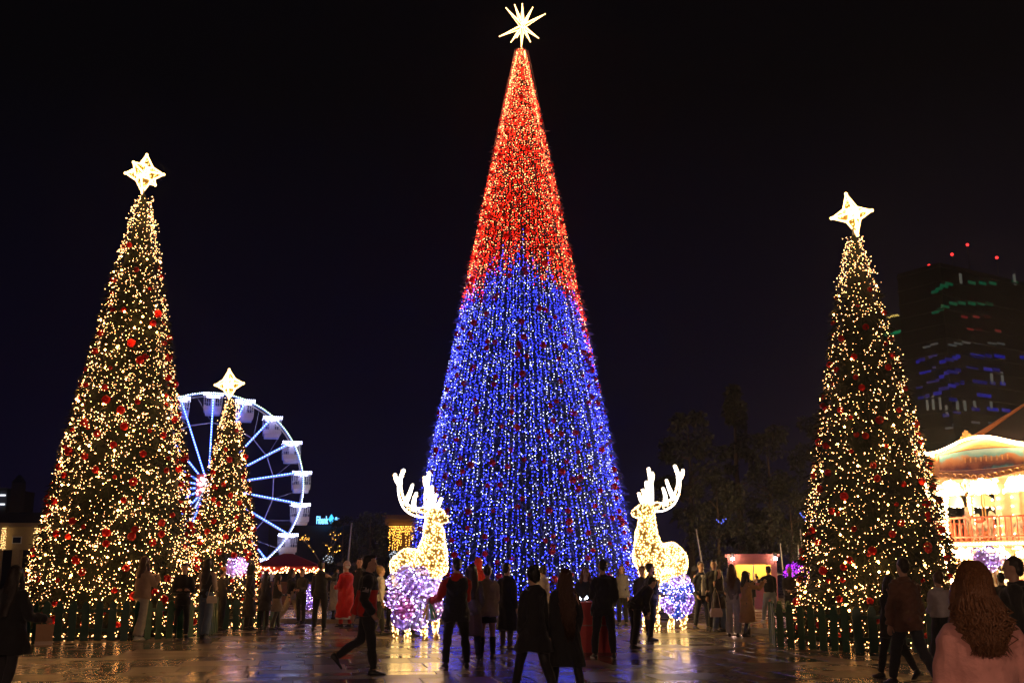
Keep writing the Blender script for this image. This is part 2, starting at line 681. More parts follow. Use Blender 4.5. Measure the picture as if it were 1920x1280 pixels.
def warm_tree(px, ybase, ytop_px, R, nstr, nbaub, label, star_spikes, starw, star_c, bauble_r, rb, apex_px):
    y = ybase
    x = xat(px, y)
    H = zat(ytop_px, y)
    t = empty('christmas_tree', (x, y, 0), 0, label, 'christmas tree', 'cone trees strung with warm lights')
    rt = .13
    mb = MB()
    mb.tube([(0, 0, 0), (0, 0, H * .6)], [.16, .06], 8)
    mb.build('trunk', M_CORE, t)
    cone_core(t, .12, H - .12, R * .90, .05)
    foliage_on(t, int(9000 * (R / 2.2)), H, R, rt, .26, .022)
    # short runs of string with most lamps thrown loosely between them
    P, rr = [], []
    for _ in range(int(nstr * .7)):
        a0, tt, r0 = [q[0] for q in cone_points(1, 0, H, R, rt)]
        if _ % 10 == 0: tt = random.uniform(.84, .99)
        n = random.randint(6, 16)
        step = random.uniform(.085, .17)
        slope = random.gauss(0, .5) if random.random() < .7 else random.choice((-2.5, 2.5))
        z = H * tt
        a = a0
        for i in range(n):
            f = z / H
            if f > .998 or z < .05: break
            r = R + (rt - R) * f + random.gauss(.05, .06)
            P.append((r * math.cos(a), r * math.sin(a), z + random.gauss(0, .05)))
            k = 1 / math.sqrt(1 + slope * slope)
            a += step * k / max(r, .25)
            z += step * k * slope * .6
            rr.append(rb * random.choice((.55, .7, .75, .85, 1.0, 1.15)))
    a, f, r = cone_points(int(nstr * 34), .0, H, R, rt)
    f = np.clip(f, .008, .997)
    # thinner and fuller bands, as the strings were laid
    ft = rng.uniform(.86, .992, 170)
    keep = rng.random(len(f)) < .55 + .45 * np.sin(f * H * 4.3 + 2.2 * np.sin(2 * a)) * np.sin(3 * a + f * 9)+ .25
    a, f = np.concatenate([a[keep], rng.uniform(0, 6.283, len(ft))]), np.concatenate([f[keep], ft])
    r = R + (rt - R) * f + rng.normal(.05, .05, len(f)) * np.where(f > .9, .6, 1)
    P += list(np.stack([r * np.cos(a), r * np.sin(a), f * H], 1))
    rr += list(rb * rng.choice((.5, .6, .7, .8, .95, 1.1), len(f)))
    bulbs('bulb', P, rr, G_WARM, t)
    n = int(len(P) * .028)
    a, f, r = cone_points(n, 0, H, R, rt)
    f = np.clip(f, .01, .96)
    r = R + (rt - R) * f + .09
    bulbs('flash_bulb', np.stack([r * np.cos(a), r * np.sin(a), H * f], 1), rng.uniform(rb * 1.6, rb * 3.0, n), G_WARMBIG, t)
    # baubles, shaken off an even lattice
    gold = math.pi * (3 - math.sqrt(5))
    for i in range(nbaub):
        f = 1 - math.sqrt(1 - (i + .5) / nbaub * .985)
        a = i * gold + random.gauss(0, .25)
        f = min(.95, max(.03, f + random.gauss(0, .012)))
        r = R + (rt - R) * f + random.uniform(.02, .11)
        s = bauble_r * random.choice((.62, .8, 1, 1, 1.2)) * (1 if f < .75 else .8)
        link('bauble', ME_BAUBLE, t, (r * math.cos(a), r * math.sin(a), H * f), (0, random.gauss(0, .15), random.uniform(0, 6)), (s, s, s))
    cx, cyy = star_c
    sx = xat(cx, y, zat(cyy, y)) - x
    star(t, (sx, 0, zat(cyy, y)), star_spikes, starw, .028, 700)
    pole = MB()
    pole.tube([(0, 0, H * .9), (sx * .9, 0, zat(cyy, y) - .1)], .03, 6)
    pole.build('star_pole', M_CABLE, t)
    return t


def sp4(L, tilt=0.0, dep=.8, side=.25):
    c, s = math.cos(tilt), math.sin(tilt)
    out = []
    for (a, b, k) in ((0, 1, 1.05), (1, 0, 1), (0, -1, 1.05), (-1, 0, 1)):
        out.append((L * k * (a * c - b * s), 0, L * k * (a * s + b * c)))
    out.append((-side * L, -dep * L, .32 * L))
    out.append((side * L, dep * L, -.32 * L))
    return out


def fence(x, y, R, rot, n, side_pickets, label, hgt=.9):
    """ring of wide pointed pickets on two rails"""
    f = empty('picket_fence', (x, y, 0), rot, label, 'fence', 'picket fences round the lit trees')
    mb = MB()
    w, th = .085, .012
    mb.rings([[(px_, -th, z) for px_, z in ((-w, 0), (w, 0), (w, hgt - .10), (w * .45, hgt), (-w * .45, hgt), (-w, hgt - .10))],
              [(px_, th, z) for px_, z in ((-w, 0), (w, 0), (w, hgt - .10), (w * .45, hgt), (-w * .45, hgt), (-w, hgt - .10))]])
    me = mb.mesh('picket', M_FENCE)
    cs = [Vector((R * math.cos(2 * math.pi * (k + .5) / n), R * math.sin(2 * math.pi * (k + .5) / n), 0)) for k in range(n)]
    for k in range(n):
        a, b = cs[k - 1], cs[k]
        d = b - a
        ang = math.atan2(d.y, d.x)
        for j in range(side_pickets):
            p = a + d * ((j + .5) / side_pickets)
            link('picket', me, f, p + Vector((0, 0, random.uniform(0, .02))), (random.gauss(0, .012), random.gauss(0, .012), ang))
        rl = MB()
        M = Matrix.Translation(a) @ Matrix.Rotation(ang, 4, 'Z')
        for z in (.22, .66):
            rl.box((.03, .014, z), (d.length - .03, .05, z + .07), 0, M)
        rl.build('rail', M_FENCE, f)
    return f


# star size in metres from its span in the photo
TL = warm_tree(207, 28.2, 366, 2.30, 255, 230, 'tall cone tree with warm white lights, farthest left and left of the wheel',
               sp4(.54, -.04, .8, .32), .22, (271, 326), .092, .0120, 265)
TR = warm_tree(1655, 24.3, 442, 1.90, 150, 190, 'cone tree with warm white lights between the dark tower and the merry-go-round',
               sp4(.50, .20, .25, .05), .17, (1597, 402), .078, .0104, 1602)
TS = warm_tree(411, 32.2, 748, 1.22, 110, 130, 'smallest cone tree with warm lights standing before the big wheel',
               sp4(.43, .06, .5, .1), .18, (430, 720), .078, .0128, 427)
fence(TL.location.x, TL.location.y, 2.72, .12, 8, 7, 'green picket fence around the tall tree on the left')
fence(TR.location.x, TR.location.y, 2.55, -.16, 8, 7, 'green picket fence around the tree near the merry-go-round')
fence(TS.location.x, TS.location.y, 1.75, .2, 8, 5, 'green picket fence around the smallest tree', .85)


# ------------------------------------------------------------------ the big tree
def big_tree():
    y = 42.0
    x = xat(979, y, PLAT_Z)
    H = zat(94, y) - PLAT_Z
    R, rt = 4.55, .13
    t = empty('giant_christmas_tree', (x, y, PLAT_Z), 0, 'giant cone tree with red lights above and blue lights below', 'christmas tree')
    mb = MB()
    mb.tube([(0, 0, 0), (0, 0, H * .7)], [.3, .12], 8)
    mb.build('trunk', M_CORE, t)
    cone_core(t, .15, H - .25, R * .93, .12)
    foliage_on(t, 17000, H, R, rt, .36, .032, m=M_NEEDLEBIG)

    def edge(a):   # height of the colour change round the tree
        f = .543 + .022 * math.sin(3 * a + .5) + .012 * math.sin(11 * a) + .012 * math.sin(23 * a + 2)
        d = math.atan2(math.sin(a - rad(-12)), math.cos(a - rad(-12)))
        return f - .10 * math.exp(-(d / .30) ** 2)
    red, rose, blue, white = [], [], [], []
    cb = MB()
    NS = 118
    for k in range(NS):
        a0 = 2 * math.pi * (k + random.uniform(-.3, .3)) / NS
        out = .10 + random.uniform(-.03, .09)
        top = 1.0 if k % 2 == 0 else random.uniform(.86, .97)
        e0 = edge(a0) + random.gauss(0, .016)
        wp = random.choice((.3, .45, .6, .75))
        sway = random.uniform(0, 6)
        z = .1 + random.random() * .1
        pts = []
        while z < H * top:
            f = z / H
            a = a0 + .006 * math.sin(z * 1.3 + sway)
            r = R + (rt - R) * f + out * (1 - .75 * f ** 3)
            if f > e0 and random.random() < .0 + .16 * (f - e0) / .45:
                z += random.uniform(.085, .135)
                continue
            p = (r * math.cos(a) + random.gauss(0, .022), r * math.sin(a) + random.gauss(0, .022), z)
            if f > e0 + random.gauss(0, .012):
                (rose if random.random() < (.36 + .2 * max(0, (f - .8) / .2)) else red).append(p)
            else:
                (white if random.random() < wp * .62 else blue).append(p)
            z += random.uniform(.085, .135)
        q = [.1, H * .25, H * .5, H * .75, H * top]
        cb.tube([((R + (rt - R) * zz / H + out) * math.cos(a0 + .006 * math.sin(zz * 1.3 + sway)), (R + (rt - R) * zz / H + out) * math.sin(a0 + .006 * math.sin(zz * 1.3 + sway)), zz) for zz in q], .006, 3)
    # loose lights lying deeper in the needles
    a, f, r = cone_points(8500, 0, H, R, rt)
    r = R + (rt - R) * f + rng.uniform(-.02, .08, len(f))
    for aa, ff, r_ in zip(a, f, r):
        p = (r_ * math.cos(aa), r_ * math.sin(aa), ff * H)
        if ff > .985: continue
        if ff > .5 and random.random() < .3: continue
        if ff > edge(aa) + random.gauss(0, .012):
            (rose if random.random() < .3 else red).append(p)
        else:
            (white if random.random() < .28 else blue).append(p)
    for nm, P, m in (('red_bulb', red, G_RED), ('warm_bulb', rose, G_ROSE), ('blue_bulb', blue, G_BLUE), ('white_bulb', white, G_WHITE)):
        bulbs(nm, P, rng.uniform(.010, .021, len(P)), m, t)
    c = cb.build('cable', M_CABLE, t)
    c['kind'] = 'stuff'
    # baubles: those on the side one sees as parts, the others joined
    gold = math.pi * (3 - math.sqrt(5))
    N = 620
    cand = []
    for i in range(N):
        f = 1 - math.sqrt(1 - (i + .5) / N * .99)
        aa = i * gold + random.gauss(0, .2)
        f = min(.965, max(.02, f + random.gauss(0, .008)))
        r = R + (rt - R) * f + .12
        s = .105 * random.choice((.75, .9, 1, 1, 1.25)) * (1 if f < .7 else .85)
        cand.append((math.sin(aa), (r * math.cos(aa), r * math.sin(aa), H * f), s))
    cand.sort(key=lambda q: q[0])
    for q, p, s in cand[:296]:
        link('bauble', ME_BAUBLE, t, p, (random.gauss(0, .15), random.gauss(0, .15), 0), (s, s, s))
    rest = MB()
    for q, p, s in cand[296:]:
        rest.ell(p, s, s, s, 8, 6)
    o = rest.build('rear_baubles', M_BAUBLE, t, True)
    o['kind'] = 'stuff'
    # many-rayed star
    zc = zat(50, y) - PLAT_Z
    sx = xat(979.5, y, zc) - x
    k = .0228 / 4
    rays = [(478 - 478, 18 - 205, 0), (470 - 478, 372 - 205, 0), (305 - 478, 258 - 205, .3), (648 - 478, 133 - 205, -.3), (355 - 478, 90 - 205, -.4),
            (600 - 478, 270 - 205, .4), (555 - 478, 78 - 205, -.35), (420 - 478, 58 - 205, -.35), (393 - 478, 308 - 205, .35), (538 - 478, 308 - 205, .35),
            (30, 20, -1.0), (-40, 10, 1.0)]
    sp_ = []
    for dx, dy, dd in rays:
        L = math.hypot(dx, dy)
        sp_.append((dx * k, (L if L > 60 else 150) * dd * k, -dy * k))
    star(t, (sx, 0, zc), sp_, .085, .017, 420)
    pl = MB()
    pl.tube([(0, 0, H - .6), (sx, 0, zc - .95)], .04, 6)
    pl.build('star_pole', M_CABLE, t)


big_tree()

# ------------------------------------------------------------------ lit reindeer
M_DEER = mat('reindeer_tinsel', (.40, .28, .12), .55, var=.35, scale=25)


def reindeer(loc, yaw, s, label):
    d = empty('reindeer_figure', loc, yaw, label, 'reindeer figure', 'lit reindeer flanking the giant tree')
    d.scale = (s, s, s)
    mb = MB()
    # trunk: rump, belly, deep chest; faces +X
    mb.tube([(-.66, 0, 1.80), (-.42, 0, 1.86), (0, 0, 1.80), (.34, 0, 1.80), (.50, 0, 1.86)], [.27, .37, .38, .45, .40], 14, rounded=True)
    # neck rising, chest in front
    mb.tube([(.38, 0, 1.85), (.50, 0, 2.15), (.52, 0, 2.50), (.50, 0, 2.82), (.52, 0, 3.0)], [.42, .35, .26, .205, .18], 12, rounded=True)
    # head and muzzle
    mb.tube([(.44, 0, 3.06), (.60, 0, 3.05), (.80, 0, 2.98), (.93, 0, 2.95)], [.19, .19, .13, .09], 10, rounded=True)
    for sy in (-1, 1):
        mb.tube([(.44, sy * .12, 3.12), (.36, sy * .26, 3.20), (.32, sy * .34, 3.22)], [.04, .06, .02], 8, rounded=True)
        # fore leg
        mb.tube([(.42, sy * .19, 1.70), (.44, sy * .20, 1.25), (.43, sy * .20, .80), (.44, sy * .20, .14), (.48, sy * .20, .05)], [.17, .11, .075, .055, .065], 10, rounded=True)
        # hind leg: thigh, hock set back, upright shank
        mb.tube([(-.50, sy * .18, 1.72), (-.42, sy * .21, 1.28), (-.62, sy * .21, .86), (-.58, sy * .21, .14), (-.54, sy * .21, .05)], [.23, .15, .075, .055, .065], 10, rounded=True)
    mb.tube([(-.84, 0, 1.90), (-.96, 0, 1.84), (-1.0, 0, 1.74)], [.07, .07, .03], 8, rounded=True)
    body = fuse('body', mb, M_DEER, d, .035, .02, wscale=7)
    eye = MB()
    for sy in (-1, 1):
        eye.ell((.66, sy * .135, 3.08), .025, .02, .025, 8, 6)
    eye.build('eyes', M_CORE, d, True)
    hf = MB()
    for sy in (-1, 1):
        for xx in (.48, -.54):
            hf.tube([(xx, sy * .2, 0), (xx, sy * .2, .1)], [.075, .06], 8)
    hf.build('hooves', M_DEER, d)
    for sy in (-1, 1):
        an = MB()
        P = []
        beam = [(.42, .06, 3.14), (.16, .26, 3.14), (-.10, .40, 3.30), (-.22, .48, 3.62), (-.22, .50, 3.95), (-.12, .47, 4.22)]
        tines = [[(.10, .30, 3.17), (.16, .36, 3.42), (.24, .36, 3.62)], [(-.12, .42, 3.34), (.02, .40, 3.58), (.10, .36, 3.84)],
                 [(-.22, .49, 3.85), (-.34, .53, 4.0), (-.36, .55, 4.12)], [(.36, .10, 3.14), (.52, .16, 3.32), (.60, .18, 3.5)]]
        for path, w0 in [(beam, .12)] + [(q, .068) for q in tines]:
            path = [Vector((a, sy * b, c)) for a, b, c in path]
            n = len(path)
            fine = []
            for i in range(n - 1):
                for j in range(5):
                    p0, p1, p2, p3 = path[max(i - 1, 0)], path[i], path[i + 1], path[min(i + 2, n - 1)]
                    u = j / 5
                    fine.append(.5 * ((2 * p1) + (p2 - p0) * u + (2 * p0 - 5 * p1 + 4 * p2 - p3) * u * u + (3 * p1 - p0 - 3 * p2 + p3) * u ** 3))
            fine.append(path[-1])
            # two rope-lit edges and lights between
            L_, R_ = [], []
            for i, p in enumerate(fine):
                dd = (fine[min(i + 1, len(fine) - 1)] - fine[max(i - 1, 0)]).normalized()
                nn = dd.cross(Vector((0, 1, 0)))
                if nn.length < .1: nn = Vector((1, 0, 0))
                nn.normalize()
                w = w0 * (1 - .75 * i / (len(fine) - 1))
                L_.append(p + nn * w)
                R_.append(p - nn * w)
                for _ in range(5):
                    P.append(tuple(p + nn * random.uniform(-w, w) + Vector((0, random.uniform(-.05, .05), 0))))
            an.tube(L_, .024, 5)
            an.tube(R_, .024, 5)
            an.tube([L_[-1], R_[-1]], .024, 5)
        a_ = an.build('antler', G_ANTLER, d)
        bulbs('bulb', P, rng.uniform(.013, .022, len(P)), G_DEER, a_)
    return d, body


DEER = []
DEER.append(reindeer((xat(782, 26.6), 26.6, 0), rad(-40), .955, 'lit reindeer on the left of the giant tree, behind the large balloon bunch'))
DEER.append(reindeer((xat(1243, 30.6), 30.6, base_z(xat(1243, 30.6), 30.6)), rad(180 + 40), 1.07, 'lit reindeer on the right of the giant tree, behind the blue balloons'))
finalize()
for d, body in DEER:
    P, N = sample_surface(body.data, 3900)
    bulbs('bulb', P + N * .025, rng.uniform(.012, .024, len(P)), G_DEER, body)


# ------------------------------------------------------------------ big wheel
def big_wheel():
    y = 60.0
    zc = zat(912, y)
    x = xat(390, y, zc)
    R = 174 / FPX * (y * math.cos(TILT) + (zc - CAM_Z) * math.sin(TILT))
    w = empty('ferris_wheel', (x, y, 0), math.atan2(-x, y), 'white ferris wheel with blue lit spokes and hanging cabins', 'ferris wheel')
    G_SPOKE = glow('spoke_blue_tube', (.05, .12, 1.0), 6.0)
    G_RIMT = glow('rim_tube', (.20, .32, 1.0), 1.2)
    G_DOT = glow('spoke_dot', (.5, .68, 1.0), 8.0)
    G_RIMD = glow('rim_dot', (.70, .95, .45), 6.0)
    G_ICE = glow('cabin_ice_light', (.60, .64, 1.0), 12.0)
    G_PINK = glow('hub_lamp', (1.0, .70, .80), 12.0)
    M_PINK = mat('hub_cover', (.85, .16, .20), .4)
    M_CAB = mat('cabin_shell', (.84, .80, .88), .35, var=.06)
    M_GLASS = mat('cabin_glass', (.10, .10, .16), .12, var=.2)
    N = 18

    def pol(a, r, d=0.0):
        return (r * math.cos(a), d, zc + r * math.sin(a))
    # rims, front and rear, with an inner brace ring
    for nm, dep, r in (('front_rim', -.55, R), ('rear_rim', .55, R), ('brace_ring', .3, R * .70)):
        mb = MB()
        n = 72 if nm != 'brace_ring' else N
        pts = [pol(2 * math.pi * (k + .5) / n, r, dep) for k in range(n + 1)]
        mb.tube(pts, .045 if nm != 'brace_ring' else .03, 6)
        mb.build(nm, G_RIMT if nm == 'front_rim' else M_STEEL, w)
    P = [pol(2 * math.pi * k / 260, R + .02, -.62) for k in range(260)]
    bulbs('rim_bulb', [q for k, q in enumerate(P) if k % 130 < 65 or k % 3 == 0], .036, G_RIMD, w)
    bulbs('rim_white_bulb', [q for k, q in enumerate(P) if not (k % 130 < 65 or k % 3 == 0)], .038, G_ICE, w)
    bulbs('rear_rim_bulb', [pol(2 * math.pi * k / 200, R + .02, .62) for k in range(200)], .03, G_DOT, w)
    for k in range(N):
        a = 2 * math.pi * k / N + math.pi / 2
        mb = MB()
        mb.tube([pol(a, .45, -.42), pol(a, R, -.55)], .038, 6, mi=0)
        mb.tube([pol(a, .5, -.52), pol(a, R - .05, -.63)], .045, 5, mi=1)
        sp_ = mb.build('spoke', [M_STEEL, G_SPOKE], w)
        bulbs('spoke_bulb', [pol(a, .6 + (R - .7) * q / 30, -.585 - .09 * q / 30) for q in range(31)], .026, G_DOT, sp_)
        mb = MB()
        mb.tube([pol(a, .45, .42), pol(a, R, .55)], .032, 6)
        mb.build('rear_spoke', M_STEEL, w)
        mb = MB()
        mb.tube([pol(a, R, -.55), pol(a, R, .55)], .04, 6)
        mb.tube([pol(a, R * .70, .3), pol(a + math.pi / N, R, .5)], .012, 4)
        mb.build('cross_bar', M_STEEL, w)
    hub = MB()
    hub.tube([(0, -.75, zc), (0, .75, zc)], .42, 16)
    hub.box((-.64, -.98, zc - .62), (.64, -.76, zc + .62))
    h = hub.build('hub', M_PINK, w)
    pts = [(random.gauss(0, .26), -1.0, zc + random.gauss(0, .26)) for _ in range(90)]
    bulbs('hub_bulb', pts, .06, G_PINK, h)
    for sx in (-1, 1):
        for dy in (-.95, .95):
            mb = MB()
            mb.tube([(sx * .1, dy * .9, zc), (sx * 2.6, dy * 1.6, .05)], [.09, .13], 8)
            lg = mb.build('support_leg', M_STEEL, w)
            if dy < 0:
                bulbs('leg_bulb', [(sx * (.1 + 2.5 * q / 60), -.96 - .68 * q / 60, zc + (.05 - zc) * q / 60) for q in range(4, 60)], .028, G_DOT, lg)
    mb = MB()
    mb.box((-3.2, -1.9, 0), (3.2, 1.9, .10))
    mb.build('base_platform', M_DARKSTEEL, w)
    # cabins
    cw, ch = .50, 1.16
    can = MB()
    can.box((-cw * 1.05, -.52, -.06), (cw * 1.05, .52, .0))
    can.tube([(0, -.5, .0), (0, .5, .0)], .06, 8)
    me_can = can.mesh('canopy', M_CAB)
    bb = []
    for q in range(11):
        bb += [(-cw * 1.03 + cw * 2.06 * q / 10, -.56, .02), (-cw * 1.03 + cw * 2.06 * q / 10, -.56, -.09), (-cw * 1.03 + cw * 2.06 * q / 10, .56, -.03)]
    tubm = MB()
    tubm.rings([[(-cw * .80, -.42, -ch), (cw * .80, -.42, -ch), (cw * .80, .42, -ch), (-cw * .80, .42, -ch)],
                [(-cw * .84, -.46, -ch * .86), (cw * .84, -.46, -ch * .86), (cw * .84, .46, -ch * .86), (-cw * .84, .46, -ch * .86)],
                [(-cw * .97, -.5, -ch * .84), (cw * .97, -.5, -ch * .84), (cw * .97, .5, -ch * .84), (-cw * .97, .5, -ch * .84)],
                [(-cw * .99, -.5, -ch * .62), (cw * .99, -.5, -ch * .62), (cw * .99, .5, -ch * .62), (-cw * .99, .5, -ch * .62)]])
    me_tub = tubm.mesh('tub', M_CAB)
    gl = MB()
    for q in range(9):
        xx = -cw * .97 + cw * 1.94 * q / 8
        for yy in (-.49, .49):
            gl.tube([(xx, yy, -ch * .62), (xx * 1.02, yy, -.08)], .012, 4)
    lp = [(-cw * .97, -.49), (cw * .97, -.49), (cw * .97, .49), (-cw * .97, .49)]
    for zz in (-ch * .45, -ch * .615, -.09):
        for q in range(4):
            (ax, ay), (bx, by) = lp[q], lp[(q + 1) % 4]
            gl.box((min(ax, bx) - .012, min(ay, by) - .012, zz - .012), (max(ax, bx) + .012, max(ay, by) + .012, zz + .012))
    me_gl = gl.mesh('railing', M_STEEL)
    ms = MB()
    ms.tube([(0, 0, 0), (0, 0, -ch * .85)], .05, 8)
    ms.box((-.13, -.13, -ch * .62), (.13, .13, -ch * .22))
    me_ms = ms.mesh('mast', M_STEEL)
    st = MB()
    st.box((-cw * .75, -.36, -ch * .62), (-cw * .35, .36, -ch * .42))
    st.box((cw * .35, -.36, -ch * .62), (cw * .75, .36, -ch * .42))
    me_st = st.mesh('bench', M_GLASS)
    lmp = MB()  # glowing panel added under the canopy to brighten the cabin
    lmp.box((-.30, -.25, -.13), (.30, .25, -.075))
    me_lm = lmp.mesh('added_cabin_lamp', glow('added_cabin_glow', (.66, .58, 1.0), 7.0))
    proto = None
    for k in range(N):
        a = 2 * math.pi * k / N + math.pi / 2
        if math.sin(a) < -.98: continue       # the boarding gap at the bottom
        c = empty('cabin', pol(a, R), 0, parent=w)
        for nm, me in (('canopy', me_can), ('tub', me_tub), ('railing', me_gl), ('mast', me_ms), ('bench', me_st), ('added_cabin_lamp', me_lm)):
            link(nm, me, c)
        if proto is None:
            proto = bulbs('cabin_bulb', bb + [(random.uniform(-.36, .36), random.uniform(-.3, .3), -.12) for _ in range(14)], .034, G_ICE, c).data
        else:
            o = link('cabin_bulb', proto, c)
            o['kind'] = 'stuff'


big_wheel()


# ------------------------------------------------------------------ merry-go-round
def carousel():
    y = 45.5
    x = xat(1998, y)
    R = 5.75
    c = empty('merry_go_round', (x, y, PLAT_Z), 0, 'brightly lit two storey merry-go-round with painted rounding boards', 'merry-go-round')
    M_CREAM = mat('carousel_cream', (.72, .58, .36), .4, var=.1)
    M_GOLD = mat('carousel_gold', (.70, .36, .12), .32, metal=.5, var=.3, scale=8)
    M_RED = mat('carousel_red', (.50, .10, .05), .4, var=.3, scale=6)
    M_ROOF = mat('carousel_roof_canvas', (.05, .035, .045), .7, var=.3)
    M_RIB = mat('carousel_roof_rib', (.62, .20, .07), .55, var=.2)
    M_FLOOR = mat('carousel_floor', (.40, .24, .12), .4, var=.25)
    M_HORSE = mat('carousel_horse', (.75, .66, .55), .35, var=.15)
    M_MIRROR = mat('carousel_mirror', (.8, .72, .55), .08, metal=.9, var=.1)
    # painted scene: water below, long red building and sky above
    M_ART = bpy.data.materials.new('rounding_board_painting')
    M_ART.use_nodes = True
    n = M_ART.node_tree
    t = n.nodes.new('ShaderNodeTexCoord')
    s = n.nodes.new('ShaderNodeSeparateXYZ')
    n.links.new(t.outputs['Object'], s.inputs[0])
    nz = n.nodes.new('ShaderNodeTexNoise')
    nz.inputs['Scale'].default_value = 1.6
    nz.inputs['Detail'].default_value = 6
    n.links.new(t.outputs['Object'], nz.inputs['Vector'])
    md = n.nodes.new('ShaderNodeMath')
    md.operation = 'MULTIPLY_ADD'
    md.inputs[1].default_value = .75
    n.links.new(nz.outputs['Fac'], md.inputs[0])
    n.links.new(s.outputs['Z'], md.inputs[2])
    mr = n.nodes.new('ShaderNodeMapRange')
    mr.inputs['From Min'].default_value = .25
    mr.inputs['From Max'].default_value = 1.35
    n.links.new(md.outputs[0], mr.inputs['Value'])
    rp = n.nodes.new('ShaderNodeValToRGB')
    cr = rp.color_ramp
    cr.elements[0].color = (.06, .26, .27, 1)
    cr.elements[1].color = (.30, .50, .50, 1)
    for p, q in ((.28, (.08, .34, .36)), (.36, (.05, .06, .07)), (.46, (.20, .055, .025)), (.58, (.45, .17, .06)), (.72, (.50, .26, .12)), (.82, (.14, .40, .44))):
        e = cr.elements.new(p)
        e.color = (*q, 1)
    n.links.new(mr.outputs[0], rp.inputs[0])
    n.links.new(rp.outputs[0], n.nodes['Principled BSDF'].inputs['Base Color'])
    n.nodes['Principled BSDF'].inputs['Roughness'].default_value = .4
    N = 8
    A0 = rad(194)
    zb, zt = zat(888, y - 4) - PLAT_Z, zat(842, y - 4) - PLAT_Z
    zf = zat(1012, y - 4) - PLAT_Z      # upper deck
    cor = [Vector((R * math.cos(A0 + k * math.pi / 4), R * math.sin(A0 + k * math.pi / 4), 0)) for k in range(N)]

    def oct_slab(name, r, z0, z1, m):
        mb = MB()
        ring = [(r * math.cos(A0 + k * math.pi / 4), r * math.sin(A0 + k * math.pi / 4)) for k in range(N)]
        mb.rings([[(a, b, z0) for a, b in ring], [(a, b, z1) for a, b in ring]])
        return mb.build(name, m, c)
    oct_slab('lower_deck', R * .96, 0, .32, M_FLOOR)
    oct_slab('upper_deck', R * .90, zf - .20, zf, M_FLOOR)
    oct_slab('ceiling', R * .95, zb - .05, zb + .06, M_CREAM)
    B, B2 = [], []
    dr = MB()
    dr.tube([(0, 0, .33), (0, 0, zf - .21)], 2.3, 12)
    dr.tube([(0, 0, zf + .01), (0, 0, zb - .06)], 2.3, 12)
    dr.build('centre_drum', M_CREAM, c)
    # inside lamps on the drum and under both ceilings
    for zz in np.linspace(.7, zb - .3, 12):
        for q in range(16):
            a = 2 * math.pi * q / 16
            B.append((2.38 * math.cos(a), 2.38 * math.sin(a), zz))
    for rr_ in (2.6, 3.1, 3.8, 4.5):
        for q in range(int(rr_ * 9)):
            a = 2 * math.pi * q / int(rr_ * 9)
            B += [(rr_ * math.cos(a), rr_ * math.sin(a), zb - .10), (rr_ * math.cos(a), rr_ * math.sin(a), zf - .26)]
    for k in range(N):
        a, b = cor[k], cor[(k + 1) % N]
        d = b - a
        Ls = d.length
        ang = math.atan2(d.y, d.x)
        out = Vector((d.y, -d.x, 0)).normalized()
        if out.dot(a + b) < 0: out = -out
        F = Matrix.Translation(a) @ Matrix.Rotation(ang, 4, 'Z')
        # side: local x along the board, local y to the inside or outside
        sgn = 1 if (Matrix.Rotation(-ang, 3, 'Z') @ out).y > 0 else -1

        def L2(x_, o_, z_):
            return F @ Vector((x_, sgn * o_, z_))
        # rounding board: framed painting, scalloped crest
        bd = MB()
        nseg = 16
        lo_f, hi_f, lo_b, hi_b = [], [], [], []
        for q in range(nseg + 1):
            u = q / nseg
            z1 = zt + .30 - .26 * math.cos(2 * math.pi * u) * .9 - (.18 if q in (0, nseg) else 0)
            z0 = zb - .02 + .10 * math.cos(2 * math.pi * u)
            lo_f.append(L2(.03 + u * (Ls - .06), .16, z0 - .02))
            hi_f.append(L2(.03 + u * (Ls - .06), .04, z1))
        vs = lo_f + hi_f
        ins = [p - out * .08 for p in vs]
        m_ = nseg + 1
        fs = [(q, q + 1, m_ + q + 1, m_ + q) for q in range(nseg)]
        bd.add(vs, fs, 0)
        bd.add(ins, [tuple(reversed(f)) for f in fs], 0)
        bd.add(vs[:m_] + ins[:m_], [(q, q + 1, m_ + q + 1, m_ + q) for q in range(nseg)], 0)
        bd.add(vs[m_:] + ins[m_:], [(q, q + 1, m_ + q + 1, m_ + q) for q in range(nseg)], 0)
        board = bd.build('rounding_board', M_GOLD, c)
        art = MB()
        pz = [(u, zb + .22 + .16 * abs(2 * u - 1) ** 3, zt + .14 - .20 * abs(2 * u - 1) ** 2) for u in np.linspace(.09, .91, 13)]
        va, vb = [], []
        for u, z0, z1 in pz:
            f0, f1 = (z0 - zb) / (zt + .3 - zb), (z1 - zb) / (zt + .3 - zb)
            va.append(Vector((u * Ls, sgn * (.17 - .12 * f0 + .035), z0 - zb)))
            vb.append(Vector((u * Ls, sgn * (.17 - .12 * f1 + .035), z1 - zb)))
        art.add(va + vb, [(q, q + 1, 14 + q, 13 + q) for q in range(12)], 0)
        ao = art.build('painting', M_ART, board)
        ao.matrix_world = Matrix.Translation((0, 0, zb)) @ F
        fr = MB()
        fr.tube([ao.matrix_world @ q for q in va + vb[::-1] + va[:1]], .035, 5)
        # painted arcade: raised little arches across the picture
        for q in range(9):
            u = .36 + .05 * q
            cx_ = F @ Vector((u * Ls, sgn * .165, 0))
            fr.tube([cx_ + Vector((0, 0, zb + .55)), cx_ + Vector((0, 0, zb + .74))], .03, 5)
